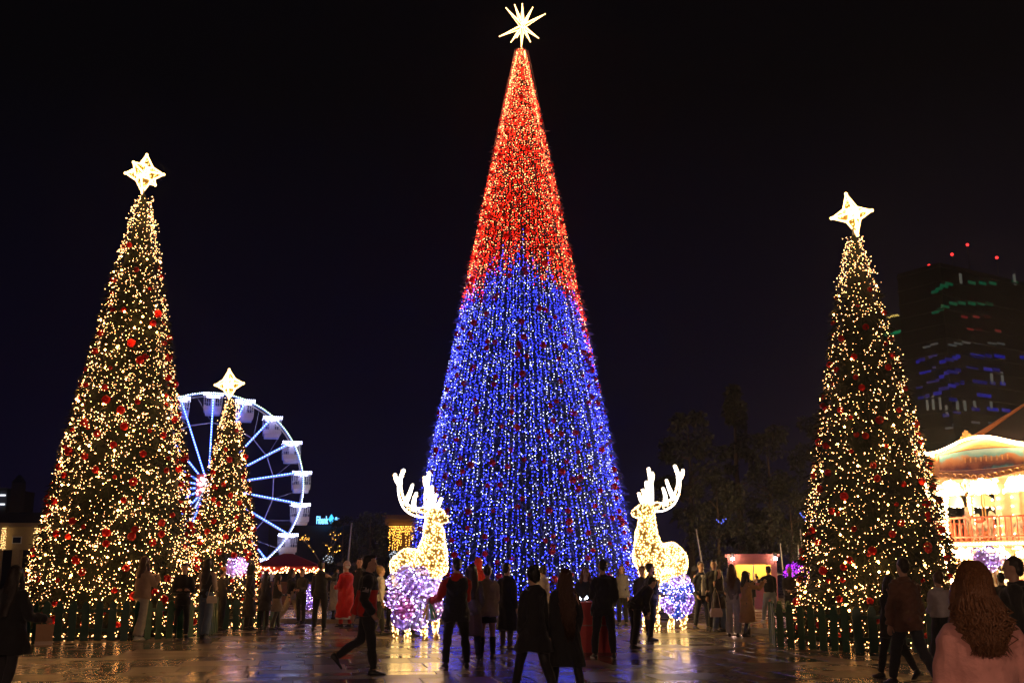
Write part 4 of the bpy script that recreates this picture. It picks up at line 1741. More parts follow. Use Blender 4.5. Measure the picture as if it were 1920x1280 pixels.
lit_shrub(1497, 41, 1054, 22, glow('purple_bulb', (.50, .03, 1.0), 2.4), 'round shrub covered in purple lights left of the right lit tree', 420)
lit_shrub(738, 60, 1032, 10, G_ICEFAR, 'small shrub with icy white lights behind the left reindeer', 110)
lit_shrub(613, 62, 1040, 9, G_ICEFAR, 'small shrub with white lights beside the market stall', 90)


# ------------------------------------------------------------------ thin night haze over the whole square
mb = MB()
mb.box((-326, -66, -1.2), (326, 426, 80))
hz = bpy.data.materials.new('night_haze')
hz.use_nodes = True
n = hz.node_tree
n.nodes.clear()
ou = n.nodes.new('ShaderNodeOutputMaterial')
pv = n.nodes.new('ShaderNodeVolumePrincipled')
pv.inputs['Density'].default_value = .0005
pv.inputs['Color'].default_value = (.88, .88, .95, 1)
pv.inputs['Anisotropy'].default_value = .75
n.links.new(pv.outputs[0], ou.inputs['Volume'])
o = mb.build('haze', hz)
o['kind'] = 'stuff'

# ------------------------------------------------------------------ people
SKIN = [mat('skin_light', (.52, .30, .21), .5, var=.1, scale=20), mat('skin_tan', (.42, .23, .15), .5, var=.1, scale=20)]
M_EYE = mat('eye_dark', (.03, .02, .018), .3)
M_LIP = mat('lip', (.35, .12, .10), .5)
HAIR = {k: mat('hair_' + k, c, .42, var=.5, scale=60, bump=.5, bscale=90) for k, c in dict(black=(.010, .008, .007), dark=(.022, .013, .009), brown=(.085, .038, .018), auburn=(.11, .028, .012),
        chestnut=(.16, .065, .025), fair=(.30, .17, .07), grey=(.22, .21, .20), white=(.75, .72, .68)).items()}
CM = {}


def cloth(c, rough=.85, sheen=.2):
    key = (c, rough)
    if key not in CM:
        CM[key] = mat('cloth', c, rough, var=.22, scale=16, bump=.35, bscale=45, sheen=sheen)
    return CM[key]


BLK = (.014, .013, .015)
CHAR = (.030, .028, .032)
NAVY = (.018, .022, .045)
DENIM = (.10, .14, .22)
LDENIM = (.26, .30, .36)
CREAM = (.56, .48, .38)
TAN = (.30, .18, .09)
WHITE = (.66, .63, .60)
GREY = (.20, .19, .19)
BROWN = (.11, .055, .035)
REDC = (.55, .03, .02)

ARMS = {'down': ((.09, -.02, -1), (.05, .20, -1)), 'pocket': ((.17, -.20, -1), (-.12, .55, -.8)), 'hold': ((.07, .25, -1), (-.35, .85, -.05)),
        'phone': ((.22, .55, -.8), (-.40, .62, .62)), 'crossed': ((.18, .30, -1), (-.95, .40, .12)), 'reach': ((.12, .75, -.6), (-.05, .9, -.15)),
        'raise': ((.25, .75, -.25), (-.1, .75, .65)), 'side': ((.85, .15, -.65), (.75, .55, .0)), 'fwd': ((.10, .48, -1), (.0, .65, -.85)),
        'bwd': ((.16, -.52, -1), (.05, -.30, -1)), 'bag': ((.22, .05, -1), (.10, .10, -1)), 'table': ((.25, .55, -.9), (-.25, .75, -.45))}


def person(px, top, feet=None, D=None, face=0, label='', arms=('down', 'down'), legs=((4, 2, 3), (-3, 4, 3)), lean=0, head=(0, 0),
           skin=0, hair='dark', hstyle='short', top_col=BLK, topk='jacket', hem=None, puff=0.0, sleeve=None, top2=None, leg_col=BLK, legk='trousers', wide=0.0,
           shoe=BLK, sole=None, hat=None, hood=None, collar=None, vox=None, female=False, skirt=None, group=None, strands=0, hlen=None, cat='person', build=1.0, H=None, extras=None):
    if D is None:
        D = dist(feet)
        if base_z(xat(px, D), D) > 0: D = dist(feet, PLAT_Z)
    x = xat(px, D, 1.15)
    gz = base_z(x, D)
    if H is None: H = zat(top, D) - gz
    s = H / 1.75
    root = empty('person', (x, D, gz), -rad(face), label, cat, group)
    if vox is None: vox = .014 if D < 19 else .018
    B = build * (.92 if female else 1.0)

    # --- skeleton
    HZ = .91 * s
    LT, LS = .425 * s, .415 * s

    def leg(sx, a, k, o):
        a, k, o = rad(a), rad(k), rad(o)
        hip = Vector((sx * .088 * s * B, 0, 0))
        kn = hip + Vector((sx * math.sin(o) * LT, math.sin(a) * math.cos(o) * LT, -math.cos(a) * math.cos(o) * LT))
        an = kn + Vector((sx * math.sin(o) * .6 * LS, math.sin(a - k) * LS, -math.cos(a - k) * LS))
        return hip, kn, an, a - k
    lg = {1: leg(1, *legs[1]), -1: leg(-1, *legs[0])}
    low = min(lg[1][2].z, lg[-1][2].z)
    up = -low + .085 * s
    HIP = Vector((0, 0, up))
    for q in lg: lg[q] = tuple(v_ + HIP if isinstance(v_, Vector) else v_ for v_ in lg[q])
    T = Matrix.Translation(HIP) @ Matrix.Rotation(-rad(lean), 4, 'X')

    def t(x_, y_, z_):       # torso frame, z up from the hips
        return T @ Vector((x_ * s, y_ * s, z_ * s))
    sw = .164 * B if not female else .148
    hw = .148 * B if not female else .155
    prof = [(-.10, .13, .10, -.01), (-.03, hw, .115, -.012), (.06, hw * .99, .115, -.01), (.17, .130 * B, .10, .0), (.28, .134 * B, .105, .005), (.38, .146 * B, .112, .01), (.45, .138 * B, .10, .005), (.515, .100 * B, .075, -.005), (.56, .065, .06, -.008)]

    def torso(mb, infl, z0=-.12, z1=.6, d=0.0, n=16):
        rs = []
        for z, w, dp, yo in prof:
            if z < z0 or z > z1: continue
            rs.append([t((w + infl) * math.cos(q) * (1 if abs(math.cos(q)) < .95 else 1), (dp + infl + d) * math.sin(q) + yo, z) for q in np.linspace(0, 2 * math.pi, n, endpoint=False)])
        mb.rings(rs)

    armp = {}
    for sx, nm in ((-1, arms[0]), (1, arms[1])):
        u, f = ARMS[nm] if isinstance(nm, str) else nm
        sh = t(sx * sw, -.005, .452)
        R3 = T.to_3x3()
        ud = (R3 @ Vector((sx * u[0], u[1], u[2]))).normalized()
        fd = (R3 @ Vector((sx * f[0], f[1], f[2]))).normalized()
        el = sh + ud * .285 * s
        wr = el + fd * .25 * s
        armp[sx] = (sh, el, wr, fd)

    # --- head
    hy, hp = head
    nk = t(0, .0, .545)
    HM = Matrix.Translation(t(0, .012, .60)) @ Matrix.Rotation(-rad(lean) * .45, 4, 'X') @ Matrix.Rotation(-rad(hy), 4, 'Z') @ Matrix.Rotation(-rad(hp), 4, 'X')
    k = s * 1.0

    def h(x_, y_, z_):
        return HM @ Vector((x_ * k, y_ * k, z_ * k))
    body = MB()
    torso(body, -.004)
    hp_ = [(0, .030, .030, .052), (.025, .050, .056, .030), (.06, .062, .078, .012), (.10, .070, .090, .0), (.14, .0755, .098, -.006), (.18, .073, .096, -.010), (.21, .056, .074, -.012), (.235, .020, .028, -.012)]
    body.rings([[h(w * math.cos(q), d_ * math.sin(q) + yo, z) for q in np.linspace(0, 2 * math.pi, 14, endpoint=False)] for z, w, d_, yo in hp_])
    body.tube([nk - Vector((0, 0, .03 * s)), t(0, .005, .60), h(0, -.012, .05)], [.062 * s * B, .054 * s * B, .052 * s], 10)
    body.tube([h(0, .088, .135), h(0, .106, .092), h(0, .088, .082)], [.010 * k, .017 * k, .010 * k], 6)
    for sx in (-1, 1):
        body.ell((sx * .077 * k, -.004 * k, .105 * k), .012 * k, .02 * k, .032 * k, 8, 6, 0, HM)
        sh, el, wr, fd = armp[sx]
        body.tube([t(sx * .08, 0, .47), sh, (sh + el) / 2, el, (el + wr * 1.0) / 2, wr], [.06 * s, .056 * s * B, .050 * s * B, .040 * s * B, .038 * s * B, .027 * s], 9, rounded=True)
        hi, kn, an, _ = lg[sx]
        body.tube([hi + Vector((0, 0, .04 * s)), hi * .6 + kn * .4, kn, kn * .55 + an * .45 + Vector((0, -.012 * s, 0)), an], [.088 * s * B, .082 * s * B, .056 * s, .054 * s, .036 * s], 10, rounded=True)
    ex = MB()
    for sx in (-1, 1):
        ex.ell((sx * .031 * k, .083 * k, .118 * k), .013 * k, .010 * k, .0075 * k, 8, 5, 1, HM)
        ex.ell((sx * .031 * k, .087 * k, .136 * k), .018 * k, .008 * k, .004 * k, 8, 4, 1, HM)
        sh, el, wr, fd = armp[sx]
        # hand: palm, four unequal curled fingers, thumb from the side of the palm
        side = Vector((0, 0, 1)) if abs(fd.z) < .75 else (T.to_3x3() @ Vector((0, 1, 0)))
        pal = side.cross(fd).normalized() * (-sx)
        side = fd.cross(pal).normalized()
        body.tube([wr, wr + fd * .04 * s, wr + fd * .085 * s], [.026 * s, .036 * s, .034 * s], 8, rounded=True)
        inw = (T @ Vector((0, .12 * s, .05 * s)) - wr).normalized()
        inw = (inw - fd * inw.dot(fd)).normalized()
        sd = fd.cross(inw).normalized()
        for q, ln in ((-.027, .062), (-.009, .074), (.009, .070), (.027, .054)):
            b0 = wr + fd * .075 * s + sd * q * s
            m_ = b0 + fd * ln * .5 * s + inw * .006 * s
            e_ = m_ + (fd * .8 + inw * .75).normalized() * ln * .5 * s
            ex.tube([b0, m_, e_], [.0095 * s, .009 * s, .0075 * s], 6, 0, rounded=True)
        b0 = wr + fd * .025 * s + sd * (-.03) * s * sx
        ex.tube([b0, b0 + (fd * .7 - sd * sx * .6).normalized() * .035 * s, b0 + fd * .062 * s - sd * sx * .032 * s + inw * .012 * s], [.012 * s, .011 * s, .009 * s], 6, 0, rounded=True)
    ex.ell((0, .084 * k, .056 * k), .021 * k, .009 * k, .006 * k, 8, 4, 2, HM)
    fuse('body', body, [SKIN[skin], M_EYE, M_LIP], root, vox * .85, 0, ex, smooth=2)

    # --- shoes
    for sx in (-1, 1):
        hi, kn, an, ang = lg[sx]
        pit = max(-.95, min(.15, ang * .9)) if an.z > .11 * s + .01 else 0.0
        FM = Matrix.Translation(an) @ Matrix.Rotation(pit, 4, 'X') @ Matrix.Rotation(rad(-7 * sx), 4, 'Z')
        sm = MB()

        def fr(y_, w, z0, z1):
            return [FM @ Vector((w * s * a, y_ * s, (z0 if b < 0 else z1) * s)) for a, b in ((-.8, -1), (.8, -1), (1, -.2), (1, .0), (.6, 1), (-.6, 1), (-1, .0), (-1, -.2))]

        def ring(y_, w, zt):
            return [FM @ Vector((w * s * a, y_ * s, (-.083 + (zt + .083) * b) * s)) for a, b in ((-.8, .0), (.8, .0), (1, .15), (1, .5), (.6, 1), (-.6, 1), (-1, .5), (-1, .15))]
        rings = [ring(-.078, .022, -.03), ring(-.065, .036, .0), ring(-.01, .042, .015), ring(.05, .042, -.015), ring(.11, .048, -.040), ring(.16, .043, -.050), ring(.19, .020, -.058)]
        sm.rings(rings, 0)
        if legk == 'boots' or legk == 'skirtboots':
            sm.tube([an + Vector((0, 0, -.02 * s)), an * .7 + kn * .3, an * .25 + kn * .75], [.046 * s, .060 * s, .070 * s], 10)
        so = sm.build('shoe', cloth(shoe, .45, 0), root, True)
        if sole:
            sl = MB()
            sl.rings([[FM @ Vector((w * s * a, y_ * s, z * s)) for (a, y_, w) in ((-1, -.07, .034), (1, -.07, .034), (1, .0, .046), (1, .11, .052), (1, .18, .034), (-1, .18, .034), (-1, .11, .052), (-1, .0, .046))] for z in (-.084, -.060)])
            sl.build('sole', cloth(sole, .6), so)

    # --- trousers
    def legtube(mb, infl, w, ztop=.04, cut=1.0):
        for sx in (-1, 1):
            hi, kn, an, _ = lg[sx]
            e_ = kn + (an - kn) * cut
            mb.tube([hi + Vector((0, 0, ztop * s)), hi * .6 + kn * .4, kn, kn * .5 + e_ * .5 - Vector((0, .008 * s, 0)), e_ + Vector((0, 0, .005 * s))],
                    [(.093 + infl) * s * B, (.087 + infl) * s * B, (.064 + infl + w * .4) * s, (.060 + infl + w * .8) * s, (.048 + infl + w) * s], 11)
    if legk in ('trousers', 'boots'):
        tb = MB()
        torso(tb, .010, -.12, .18)
        legtube(tb, .010, wide, cut=1.0 if legk == 'trousers' else .45)
        fuse('trousers', tb, cloth(leg_col), root, vox, .010 * s, wscale=11)
    elif legk == 'tights':
        tb = MB()
        torso(tb, .006, -.12, .18)
        legtube(tb, .004, 0)
        fuse('tights', tb, cloth(leg_col, .6), root, vox, .002)

    # --- skirt or coat tail: rings that follow both legs
    def tail(mb, z0, z1, infl, flare, infl0=None):
        rs = []
        for i in range(7):
            f = i / 6
            z = z0 + (z1 - z0) * f
            ys, xs = [], []
            for sx in (-1, 1):
                hi, kn, an, _ = lg[sx]
                zz = z * 1.0
                if zz > hi.z: c_ = hi
                elif zz > kn.z: c_ = hi + (kn - hi) * ((hi.z - zz) / max(hi.z - kn.z, .01))
                else: c_ = kn + (an - kn) * min(1, (kn.z - zz) / max(kn.z - an.z, .01))
                ys.append(c_.y)
                xs.append(c_.x)
            yc = (max(ys) + min(ys)) / 2
            hd = (max(ys) - min(ys)) / 2 + (.105 + infl + flare * f) * s
            hwid = max(abs(min(xs)), abs(max(xs))) + (.080 + infl + flare * f) * s
            if i == 0: hwid, hd, yc = (.165 * B + infl) * s, (.125 + infl) * s, HIP.y
            rs.append([Vector((hwid * math.cos(q) * (1 + .03 * math.sin(5 * q) * f), yc + hd * math.sin(q) * (1 + .04 * math.sin(7 * q) * f), z)) for q in np.linspace(0, 2 * math.pi, 20, endpoint=False)])
        mb.rings(rs)
    if skirt:
        sk = MB()
        torso(sk, .014, -.06, .18)
        tail(sk, HIP.z + .02 * s, skirt[1] * s, .010, skirt[2])
        fuse('skirt', sk, cloth(skirt[0]), root, vox, .010 * s)

    # --- upper garment
    infl = .020 + puff
    jb = MB()
    if hem is None: hem = .80
    torso(jb, infl, -.07 if hem < .9 else .04, .54, .004)
    if hem < .9: tail(jb, HIP.z + .03 * s, hem * s, infl * .9, .0 if hem > .7 else .05)
    jb.tube([t(0, -.005, .50), t(0, .0, .575)], [(.088 + puff * .5) * s, (.072 + puff * .4) * s], 12)
    sl = MB() if sleeve else jb
    for sx in (-1, 1):
        sh, el, wr, fd = armp[sx]
        w_ = .012 + puff * .5
        sl.tube([t(sx * .085, 0, .478), t(sx * .13, 0, .474), sh, (sh + el) / 2, el, (el + wr) / 2, wr + fd * .005 * s], [(.052 + w_ * .6) * s, (.056 + w_ * .8) * s, (.056 + w_) * s * B, (.054 + w_) * s * B, (.046 + w_) * s * B, (.042 + w_) * s, (.035 + w_) * s], 10, rounded=False)
    mats_ = [cloth(top_col)]
    sp_ = None
    if top2:
        mats_.append(cloth(top2[0]))
        zs = T @ Vector((0, 0, top2[1] * s))
        Ti = T.inverted()
        lim = top2[1] * s
        A = np.array(Ti)[:3]

        def sp_(cen, A=A, lim=lim, armw=sw * s * .98, arms_too=top2[2]):
            l = cen @ A[:, :3].T + A[:, 3]
            r = l[:, 2] > lim
            if arms_too: r = r | (np.abs(l[:, 0]) > armw * 1.12)
            return r
    if topk == 'puffer':
        # quilting: stacked bulges round the body
        for z in np.arange(-.04 if hem < .9 else .06, .50, .075):
            w = np.interp(z, [p[0] for p in prof], [p[1] for p in prof]) + infl
            dp = np.interp(z, [p[0] for p in prof], [p[2] for p in prof]) + infl
            jb.rings([[t((w + e_) * math.cos(q), (dp + e_) * math.sin(q), z + dz) for q in np.linspace(0, 2 * math.pi, 16, endpoint=False)] for dz, e_ in ((-.028, .0), (-.012, .018), (.012, .018), (.028, .0))])
    fuse({'coat': 'coat', 'puffer': 'jacket', 'jacket': 'jacket', 'sweater': 'sweater', 'vest': 'vest'}[topk], jb, mats_, root, vox, .020 * s, None, sp_, wscale=9)
    if sleeve: fuse('sleeves', sl, cloth(sleeve), root, vox, .010 * s)
    if collar:
        cb = MB()
        cb.tube([t(0, -.02, .50), t(0, -.01, .59)], [.10 * s, .098 * s], 12)
        cb.ell((0, -.085 * s, .50 * s), .12 * s, .06 * s, .09 * s, 12, 8, 0, T)
        fuse('hood', cb, cloth(collar), root, vox, .006)

    # --- hair, hats
    hm = HAIR[hair]
    hb = MB()
    if hood:
        q = MB()
        q.ell((0, -.022 * k, .125 * k), .102 * k, .118 * k, .135 * k, 14, 10, 0, HM)
        q.tube([h(0, -.04, .10), t(0, -.03, .53)], [.10 * s, .11 * s], 12)
        fuse('hood', q, cloth(hood), root, vox, .006)
    if hstyle in ('short', 'fade'):
        hb.ell((0, -.026 * k, .158 * k), .080 * k, .098 * k, .094 * k, 14, 10, 0, HM)
        hb.ell((0, -.062 * k, .10 * k), .066 * k, .055 * k, .075 * k, 12, 8, 0, HM)
        if hstyle == 'short': hb.ell((0, .045 * k, .222 * k), .058 * k, .05 * k, .030 * k, 12, 8, 0, HM)
    elif hstyle in ('long', 'bun', 'bob'):
        hb.ell((0, -.028 * k, .140 * k), .090 * k, .106 * k, .115 * k, 14, 10, 0, HM)
        if hstyle == 'bun':
            hb.ell((0, -.085 * k, .222 * k), .048 * k, .046 * k, .042 * k, 10, 8, 0, HM)
            hb.ell((0, -.07 * k, .08 * k), .066 * k, .045 * k, .06 * k, 10, 8, 0, HM)
        else:
            L = hlen or (.42 if hstyle == 'long' else .20)
            rs = []
            for f in np.linspace(0, 1, 7):
                top_p, bot = h(0, -.055, .15), t(0, -.135 - puff, .60 - L)
                c_ = top_p.lerp(h(0, -.085, .0), min(1, f * 3)) if f < .34 else h(0, -.085, .0).lerp(bot, (f - .34) / .66)
                w = (.086 + .022 * math.sin(f * 2.6)) * (1 - .55 * max(0, f - .6) / .4)
                dd = .062 - .026 * f
                rs.append([c_ + T.to_3x3() @ Vector((w * s * math.cos(q), dd * s * math.sin(q), 0)) for q in np.linspace(0, 2 * math.pi, 14, endpoint=False)])
            hb.rings(rs)
            for sx in (-1, 1):   # locks beside the face
                hb.tube([h(sx * .075, .01, .15), h(sx * .088, .012, .03), t(sx * .105, .02, .50), t(sx * .10, .05, max(.60 - L, .38))], [.03 * s, .036 * s, .034 * s, .015 * s], 8)
    elif hstyle == 'bald':
        hb.ell((0, -.03 * k, .14 * k), .078 * k, .092 * k, .07 * k, 12, 8, 0, HM)
    if hstyle != 'none':
        st_ = MB()
        if strands:
            L = hlen or .42
            for i in range(strands):
                a = random.uniform(-2.3, 2.3) - math.pi / 2
                r0 = random.uniform(.3, 1)
                p0 = h(.088 * r0 * math.cos(a), -.03 + .104 * r0 * math.sin(a), .14 + .118 * math.sqrt(max(0, 1 - r0 * r0)))
                p1 = h(.094 * math.cos(a), -.03 + .108 * math.sin(a), random.uniform(.02, .09))
                w = random.uniform(.055, .112)
                aa = a + random.gauss(0, .12)
                p2 = t(w * math.cos(aa), min(.02, -.09 - puff + .075 * math.sin(aa)), .62 - L * random.uniform(.3, .7))
                p3 = t(w * random.uniform(.35, .85) * math.cos(aa), min(.02, -.125 - puff + .05 * math.sin(aa)), .60 - L * random.uniform(.75, 1.25))
                wv = Vector((random.gauss(0, .017), random.gauss(0, .014), 0))
                st_.tube([p0, p1, p1.lerp(p2, .55) + wv, p2 - wv * 1.3, p2.lerp(p3, .5) + wv, p3 - wv], [.004, .0055, .006, .006, .0045, .001], 4)
        fuse('hair', hb, hm, root, min(vox, .013), .007, st_, wscale=18, smooth=2)
    if hat:
        q = MB()
        kind, colr = hat
        if kind == 'beanie':
            q.ell((0, -.015 * k, .175 * k), .088 * k, .108 * k, .090 * k, 14, 10, 0, HM)
            q.tube([h(0, -.012, .145), h(0, -.014, .185)], [.098 * k, .098 * k], 14)
            fuse('beanie', q, cloth(colr), root, .012, .004)
        elif kind == 'cap':
            q.ell((0, -.012 * k, .172 * k), .086 * k, .106 * k, .085 * k, 14, 10, 0, HM)
            q.rings([[h(.07 * math.cos(a), .06 + .12 * max(0, math.sin(a)), z) for a in np.linspace(0, 2 * math.pi, 14, endpoint=False)] for z in (.165, .178)])
            fuse('cap', q, cloth(colr), root, .012, .002)
        elif kind == 'santa':
            q.tube([h(0, -.012, .15), h(0, -.012, .20)], [.112 * k, .110 * k], 14)
            q.ell((0, -.015 * k, .20 * k), .095 * k, .105 * k, .10 * k, 14, 10, 0, HM)
            q.ell((0, -.12 * k, .17 * k), .04 * k, .04 * k, .04 * k, 10, 8, 0, HM)
            fuse('cap', q, cloth(colr), root, .012, .004)
    root['_h'] = 0
    del root['_h']
    if extras: extras(root, s, t, h, armp, lg, vox)
    return dict(root=root, s=s, arm={q: tuple(root.matrix_basis @ v_ for v_ in armp[q][:3]) for q in armp}, D=D)


WALK_R = ((24, 4, 2), (-20, 22, 2))     # left leg ahead
WALK_L = ((-20, 22, 2), (24, 4, 2))
STEP = ((10, 4, 2), (-8, 10, 2))
WIDE = ((3, 2, 7), (-2, 3, 7))
STAND = ((3, 2, 3), (-3, 5, 3))


def beard(colr, size=1.0):
    def f(root, s, t, h, armp, lg, vox):
        q = MB()
        k = 1.0
        q.rings([[h(w * math.cos(a), yo + d * math.sin(a), z) for a in np.linspace(0, 2 * math.pi, 12, endpoint=False)] for z, w, d, yo in ((-.10 * size, .02, .015, .075), (-.05 * size, .045, .030, .072), (.0, .060, .045, .055), (.045, .066, .055, .045), (.060, .05, .045, .05))])
        fuse('beard', q, HAIR[colr], root, .010, .004, smooth=2)
    return f


def trim(colr, zs):
    def f(root, s, t, h, armp, lg, vox):
        beard('white', 1.8)(root, s, t, h, armp, lg, vox)
        q = MB()
        for z, r in zs:
            q.tube([(0, 0, z * s - .05), (0, 0, z * s + .05)], [r * s, r * s], 20)
        fuse('fur_trim', q, cloth(colr), root, .02, .012)
        c = MB()
        for sx in (-1, 1):
            sh, el, wr, fd = armp[sx]
            c.tube([wr - fd * .04, wr + fd * .03], .062 * s, 12)
        fuse('fur_cuff', c, cloth(colr), root, .016, .006)
    return f


def front_panel(colr):
    def f(root, s, t, h, armp, lg, vox):
        q = MB()
        pr = [(-.03, .07, .160), (.1, .07, .152), (.22, .075, .143), (.34, .075, .152), (.44, .065, .145), (.50, .05, .115)]
        q.rings([[t(w * a, y - dy, z) for a, dy in ((-1, .03), (-.5, .006), (.5, .006), (1, .03), (1, .06), (-1, .06))] for z, w, y in pr])
        q.build('shirt_front', cloth(colr), root, True)
    return f


def scarf(colr):
    def f(root, s, t, h, armp, lg, vox):
        q = MB()
        q.tube([t(0, 0, .52), t(0, 0, .60)], [.085 * s, .082 * s], 12)
        q.tube([t(.03, .10, .55), t(.05, .15, .35)], [.04 * s, .05 * s], 8)
        fuse('scarf', q, cloth(colr), root, .014, .006)
    return f


def patch_arm(colr):
    def f(root, s, t, h, armp, lg, vox):
        q = MB()
        for sx in (-1, 1):
            sh, el, wr, fd = armp[sx]
            q.tube([sh * .62 + el * .38, sh * .38 + el * .62], .081 * s, 12)
        q.build('sleeve_band', cloth(colr), root, True)
    return f


PP = {}
# --- left side
PP['bagwoman'] = person(24, 1062, D=13.8, face=8, H=1.66, label='person in a long dark coat at the left edge, with a tan paper bag', arms=('down', ((.30, .05, -1), (.35, .80, -.15))), legs=STEP, hair='dark', hstyle='long', topk='coat', hem=.62, top_col=BLK, leg_col=CHAR, female=True, puff=.03, vox=.016)
person(268, 1043, 1200, face=24, label='person in a beige sweater and cream wide trousers, photographing the left tree', arms=('phone', 'phone'), legs=STEP, hair='brown', hstyle='long', hlen=.22, topk='sweater', hem=.86, top_col=(.42, .27, .18), leg_col=(.50, .44, .36), wide=.045, shoe=WHITE, female=True, puff=.022)
person(344, 1057, 1196, face=165, label='person all in black with crossed arms in front of the left fence', arms=('crossed', 'crossed'), legs=STAND, hair='dark', hstyle='short', top_col=BLK, leg_col=BLK, hem=.78)
person(388, 1046, 1197, face=12, label='person in a dark vest with pale sleeves and blue jeans by the left fence', arms=('hold', 'hold'), legs=STEP, hair='dark', hstyle='long', hlen=.34, topk='vest', top_col=BLK, sleeve=(.46, .34, .28), hem=.84, leg_col=DENIM, wide=.04, female=True)
person(416, 1064, 1181, face=35, label='person in a dark jacket and orange beanie beside the small balloon bunch', arms=('pocket', 'hold'), hair='dark', hat=('beanie', (.55, .16, .03)), top_col=CHAR, leg_col=BLK)
PP['smallseller'] = person(447, 1072, 1176, face=185, label='person in an ochre top holding up the small balloon bunch', arms=('hold', 'raise'), hair='dark', hstyle='bob', top_col=(.40, .24, .05), leg_col=CHAR, female=True)
person(470, 1058, 1181, face=80, label='person in a long black hooded coat right of the small balloon bunch', arms=('pocket', 'pocket'), hair='black', hstyle='none', hood=BLK, topk='coat', hem=.35, top_col=BLK, leg_col=BLK)
person(498, 1071, 1178, face=10, label='person in dark clothes facing the market stall, next to the hooded coat', hair='black', hstyle='long', topk='coat', hem=.55, top_col=CHAR, leg_col=BLK, female=True)
person(521, 1074, 1181, face=60, label='person in a black jacket and striped short skirt near the market stall', arms=('hold', 'hold'), legs=STEP, hair='dark', hstyle='bob', top_col=BLK, hem=.9, skirt=((.16, .12, .10), .58, .04), legk='tights', leg_col=BLK, female=True)
person(547, 1063, 1168, face=105, label='person in loose cream trousers walking past the market stall', arms=('hold', 'down'), legs=WALK_R, hair='dark', hstyle='long', hlen=.28, top_col=BLK, hem=.9, leg_col=(.52, .44, .32), wide=.05, female=True)
person(566, 1066, 1169, face=200, label='person in a dark jacket carrying something orange beside the cream trousers', arms=('hold', 'hold'), hair='dark', top_col=CHAR, leg_col=BLK)
person(601, 1051, 1183, face=18, label='person in black seen from behind, lifting a phone toward the dark trees', arms=('down', 'raise'), legs=WIDE, hair='black', hstyle='fade', top_col=BLK, leg_col=BLK, hem=.84, sole=WHITE)
person(627, 1076, 1160, face=60, label='person in a pale grey cape right next to the red robe', hair='grey', hstyle='bob', topk='coat', top_col=(.34, .32, .34), hem=.35, leg_col=CHAR, female=True, puff=.04)
person(649, 1055, 1167, face=-58, label='person in a long red robe with white fur trim and white cap', arms=('hold', 'hold'), hair='white', hstyle='bald', topk='coat', top_col=(.60, .012, .010), hem=.26, puff=.05, hat=('santa', (.62, .46, .44)), extras=trim((.72, .66, .62), ((.27, .27),)), leg_col=REDC, build=1.08)
person(673, 1047, 1172, face=168, label='person in a black jacket facing the camera right of the red robe', hair='brown', arms=('pocket', 'pocket'), top_col=BLK, leg_col=BLK, skin=0)
PP['redjacket'] = person(690, 1041, 1264, face=84, label='person in a red and black jacket striding to the right', arms=('bwd', 'pocket'), legs=((-13, 42, 2), (9, 3, 2)), hair='black', hstyle='short', top_col=(.62, .025, .012), top2=(BLK, .32, True), hem=.86, leg_col=(.020, .020, .024), shoe=BLK, puff=.016, vox=.012, extras=patch_arm((.30, .26, .28)), head=(4, 4))
person(713, 1061, 1191, face=70, label='fair haired person in a pale jacket just behind the red and black jacket', arms=('hold', 'down'), legs=STEP, hair='fair', hstyle='bun', top_col=(.52, .46, .40), hem=.86, leg_col=BLK, female=True)
person(736, 1066, 1178, face=-60, label='person in a dark coat half hidden left of the large balloon bunch', hair='auburn', hstyle='short', top_col=(.08, .03, .03), leg_col=BLK)
person(752, 1068, 1186, face=150, label='auburn haired person behind the large balloon bunch', hair='chestnut', hstyle='bob', top_col=CHAR, leg_col=BLK, female=True)
person(772, 1069, 1193, face=95, label='person in dark clothes hidden behind the large balloon bunch with only feet showing', legs=WIDE, hair='black', hstyle='short', top_col=BLK, leg_col=BLK)
# --- middle
PP['vendor'] = person(856, 1047, 1252, face=-12, label='person in a dark vest with red sleeves and hood holding the large balloon bunch', arms=(((.42, .22, -.9), (.55, .75, -.25)), 'hold'), legs=WIDE, hair='black', hstyle='short', topk='vest', top_col=(.016, .017, .024), sleeve=(.45, .02, .012), collar=(.55, .025, .012), hem=.74, leg_col=BLK, shoe=BLK, sole=WHITE, puff=.03, vox=.012)
person(884, 1057, 1236, face=-20, label='dark haired person in a checked jacket and brown skirt close behind the red sleeved person', hair='dark', hstyle='long', arms=('hold', 'pocket'), topk='jacket', top_col=(.10, .085, .08), hem=.80, skirt=((.09, .055, .035), .44, .05), legk='boots', leg_col=CHAR, shoe=BLK, sole=WHITE, female=True)
person(897, 1047, 1178, face=40, label='person under a bright red hood at the foot of the giant tree', hair='dark', hstyle='none', hood=(.75, .03, .015), top_col=(.70, .03, .015), leg_col=CHAR)
person(914, 1060, 1233, face=6, label='person in a grey fur jacket and short black skirt with black boots', arms=('hold', 'hold'), legs=STAND, hair='dark', hstyle='bun', topk='jacket', top_col=(.27, .20, .16), puff=.045, hem=.80, skirt=(BLK, .66, .01), legk='skirtboots', shoe=BLK, female=True, vox=.013)
person(950, 1056, 1216, face=30, label='person in a long black coat and brown boots right of the fur jacket', arms=('pocket', 'down'), hair='black', hstyle='short', topk='coat', top_col=BLK, hem=.38, leg_col=CHAR, legk='boots', shoe=(.07, .045, .03))
person(1018, 1061, 1190, face=-40, label='person in a cream jacket standing behind the long black puffer coat', arms=('hold', 'hold'), hair='dark', hstyle='bun', top_col=(.60, .50, .42), puff=.03, leg_col=GREY, female=True)
